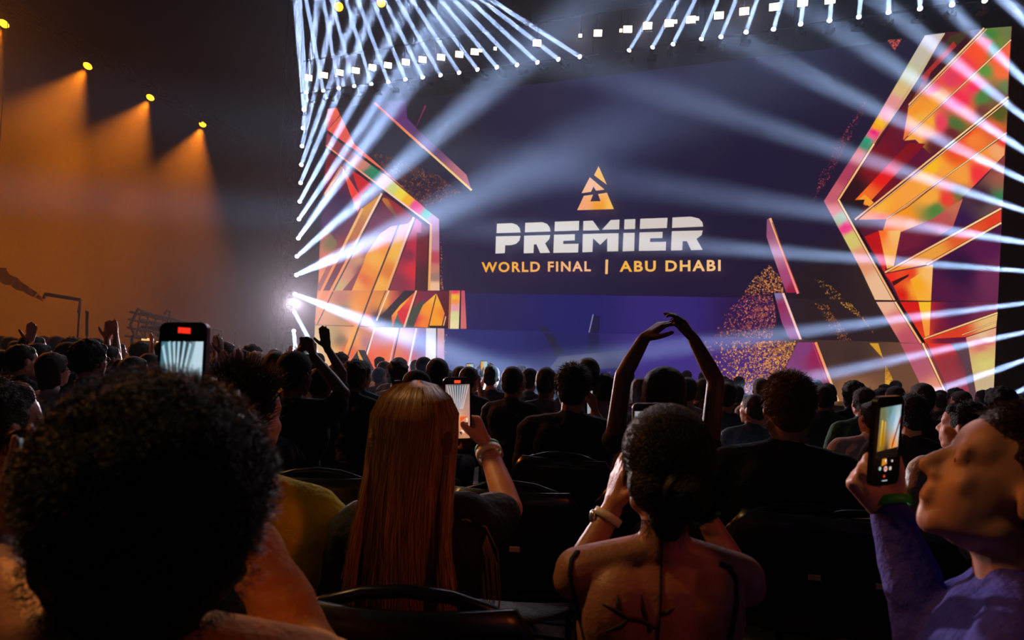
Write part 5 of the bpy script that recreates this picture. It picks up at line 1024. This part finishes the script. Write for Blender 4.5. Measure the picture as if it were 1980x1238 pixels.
# ---------------------------------------------------------------- rig at the left of the hall
M['rig'] = mat('rig_metal', (150, 120, 100), .45, metal=.5); M['dim'] = mat('rig_dark', (40, 32, 30), .5)
def rig():
    A = P(252, 628, 13.5); B = P(452, 668, 15.5); root = empty('camera_crane', (A.x, A.y, 0)); tag(root, 'low lit camera crane platform behind the left crowd', 'camera crane'); o = V3(root.location)
    d = B - A; L = d.length; d.normalize(); s = d.cross(Z_).normalized(); u = s.cross(d)
    def p(t, h, w=0): return A + d * (L * t) + u * h + s * w - o
    m = MB()
    for h in (.27, .12, -.05, -.22):
        for w in (-.2, .2): m.tube([p(0.02, h, w), p(.78 if h > 0 else 1, h * (1 if h < 0 else .9), w)], .022, 6)
    m.build('rails', M['rig'], root)
    m = MB()
    for k in range(15):
        t = .02 + k * .068; m.tube([p(t, .26 if t < .78 else .02, .2), p(t, -.22, .2)], .016, 5); m.tube([p(t, -.05, .2), p(min(1, t + .068), -.22, .2)], .012, 5)
    m.build('lattice', M['rig'], root)
    b = MB(); b.box(p(.33, .04), (1.0, .25, .12)); b.box(p(.42, -.02), (.8, .25, .1)); b.build('cross_box', M['dim'], root)
    MB().box(p(.60, .03, .22), (.34, .05, .42)).build('control_box', M['rig'], root)
    MB().tube([p(.05, -.2), p(.0, .0), p(.04, .34), p(.12, .30)], .028, 6).build('handrail', M['rig'], root); m = MB(); m.tube([p(.22, .32, .2), p(.24, .42, .2), p(.27, .40, .2), p(.26, -.1, .2)], .022, 6); m.build('handrail', M['rig'], root); m = MB(); m.tube([p(.74, .2, .2), p(.75, .28, .2), p(.80, .24, .2), p(.80, .0, .2)], .022, 6); m.build('handrail', M['rig'], root)
    for t in (.03, .5, .99): MB().tube([p(t, -.2), V3((p(t, 0).x, p(t, 0).y, 0))], .03, 6).build('leg', M['dim'], root)
    for t in (.12, .25): MB().box(p(t, -.24, .2), (.22, .06, .05)).build('work_light', M['pale_glow'], root)
    c = MB(); rd = random.Random(2)
    for k in range(26): t = .80 + .19 * rd.random(); c.box(p(t, rd.uniform(-.22, .02), .2), (rd.uniform(.03, .14), .05, rd.uniform(.02, .07)))
    for k in range(8): q = p(.98 + rd.uniform(-.01, .01), 0, .2); c.tube([q + V3((0, 0, -.2)), q + V3((rd.uniform(-.1, .1), 0, -.55 - rd.random() * .2))], .01, 4)
    c.build('cable_bundle', M['rig'], root)
M['pale_glow'] = mat('work_glow', (255, 200, 140), .4, emit=(255, 190, 120), es=1.2, sample=False)
rig()
def post(pts, r, nm, lb, cat, m_):
    o = P(*pts[0]); o.z = 0; root = empty(nm, o); tag(root, lb, cat); P_ = [P(*q) - V3(root.location) for q in pts]; MB().tube(P_, r, 8).build('frame', m_, root)
    lo = P_[-1]; MB().tube([lo, V3((lo.x, lo.y, 0))], r * .5, 6).build('post', M['dim'], root); return root
post([(85, 578, 14), (86, 569, 14), (155, 580, 14.3), (153, 606, 14.3)], .04, 'metal_frame', 'pale metal frame on thin posts above the left crowd', 'frame', M['rig'])
post([(166, 603, 14), (169, 603, 14), (168, 622, 14), (168, 650, 14)], .03, 'light_stand', 'thin dim stand between frame and crane at left', 'stand', M['dim'])
def disc():
    p = P(455, 635, 15.5); root = empty('round_sign', (p.x, p.y, 0)); tag(root, 'small pale disc on a thin pole right of the camera crane', 'sign')
    n = (CAM - p).normalized(); q = V3((0, 0, p.z)); MB().tube([q, q + n * .03], .075, 20).build('disc', M['rig'], root); MB().tube([q, V3((0, 0, 0))], .012, 6).build('pole', M['dim'], root)
disc()
def garland():
    A = P(-20, 516, 16); B = P(80, 578, 16); root = empty('draped_banner', A); tag(root, 'pale draped cloth swag hanging at the left edge', 'cloth'); v = []; N = 30
    for k in range(N + 1):
        t = k / N; c = (B - A) * t; h = .20 * (1 - t * .75) * (1 + .25 * math.sin(t * 26)); wv = .06 * math.sin(t * 30); v += [c + V3((0, wv, h)), c + V3((0, -wv, -h))]
    f = [(2 * i, 2 * i + 1, 2 * i + 3, 2 * i + 2) for i in range(N)]; n0 = len(v); v += [x + V3((0, .03, 0)) for x in v]; f += [tuple(n0 + i for i in reversed(q)) for q in f[:N]]
    link('cloth', mesh('cloth', v, f, True), M['rig'], root); MB().tube([V3((0, .06, .1)), V3((0, .06, ZC - A.z))], .01, 5).build('line', M['dim'], root)
garland()
# small wedge-shaped trophy sign on the stage front
def wedge():
    b0 = on(690, 722, 2.6); root = empty('floor_sign', (b0.x, b0.y, .8)); tag(root, 'dark triangular lit sign standing at the left front of the stage', 'sign')
    h = (P(681, 676, (b0 - CAM).dot(CFw)).z - .8); w = .42; v = [SD * -w, SD * w, Z_ * h, SD * -w - SN * .3, SD * w - SN * .3, Z_ * h - SN * .3]
    link('panel', mesh('panel', v, [(0, 1, 2), (5, 4, 3), (0, 3, 4, 1), (1, 4, 5, 2), (2, 5, 3, 0)]), M['black'], root)
    q = [SD * -w * .86, SD * -w * .66, Z_ * h * .86, Z_ * h * .98]; e = [(SD * w * .95 + SN * .01), (SD * w * .6 + SN * .01), (Z_ * h * .80 + SN * .01), (Z_ * h + SN * .01)]
    link('lit_edge', mesh('e', e, [(0, 1, 2, 3)]), mat('sign_gold', (250, 170, 40), .5, emit=(240, 160, 40), es=.9, sample=False), root)
    g = [SN * .012 + SD * (-w * .45) + Z_ * h * .12, SN * .012 + SD * (w * .1) + Z_ * h * .12, SN * .012 + SD * (w * .02) + Z_ * h * .3, SN * .012 + SD * (-w * .35) + Z_ * h * .26]
    link('lit_mark', mesh('e', g, [(0, 1, 2, 3)]), bpy.data.materials['sign_gold'], root)
wedge()
if TS is not None: bpy.data.scenes.remove(TS)
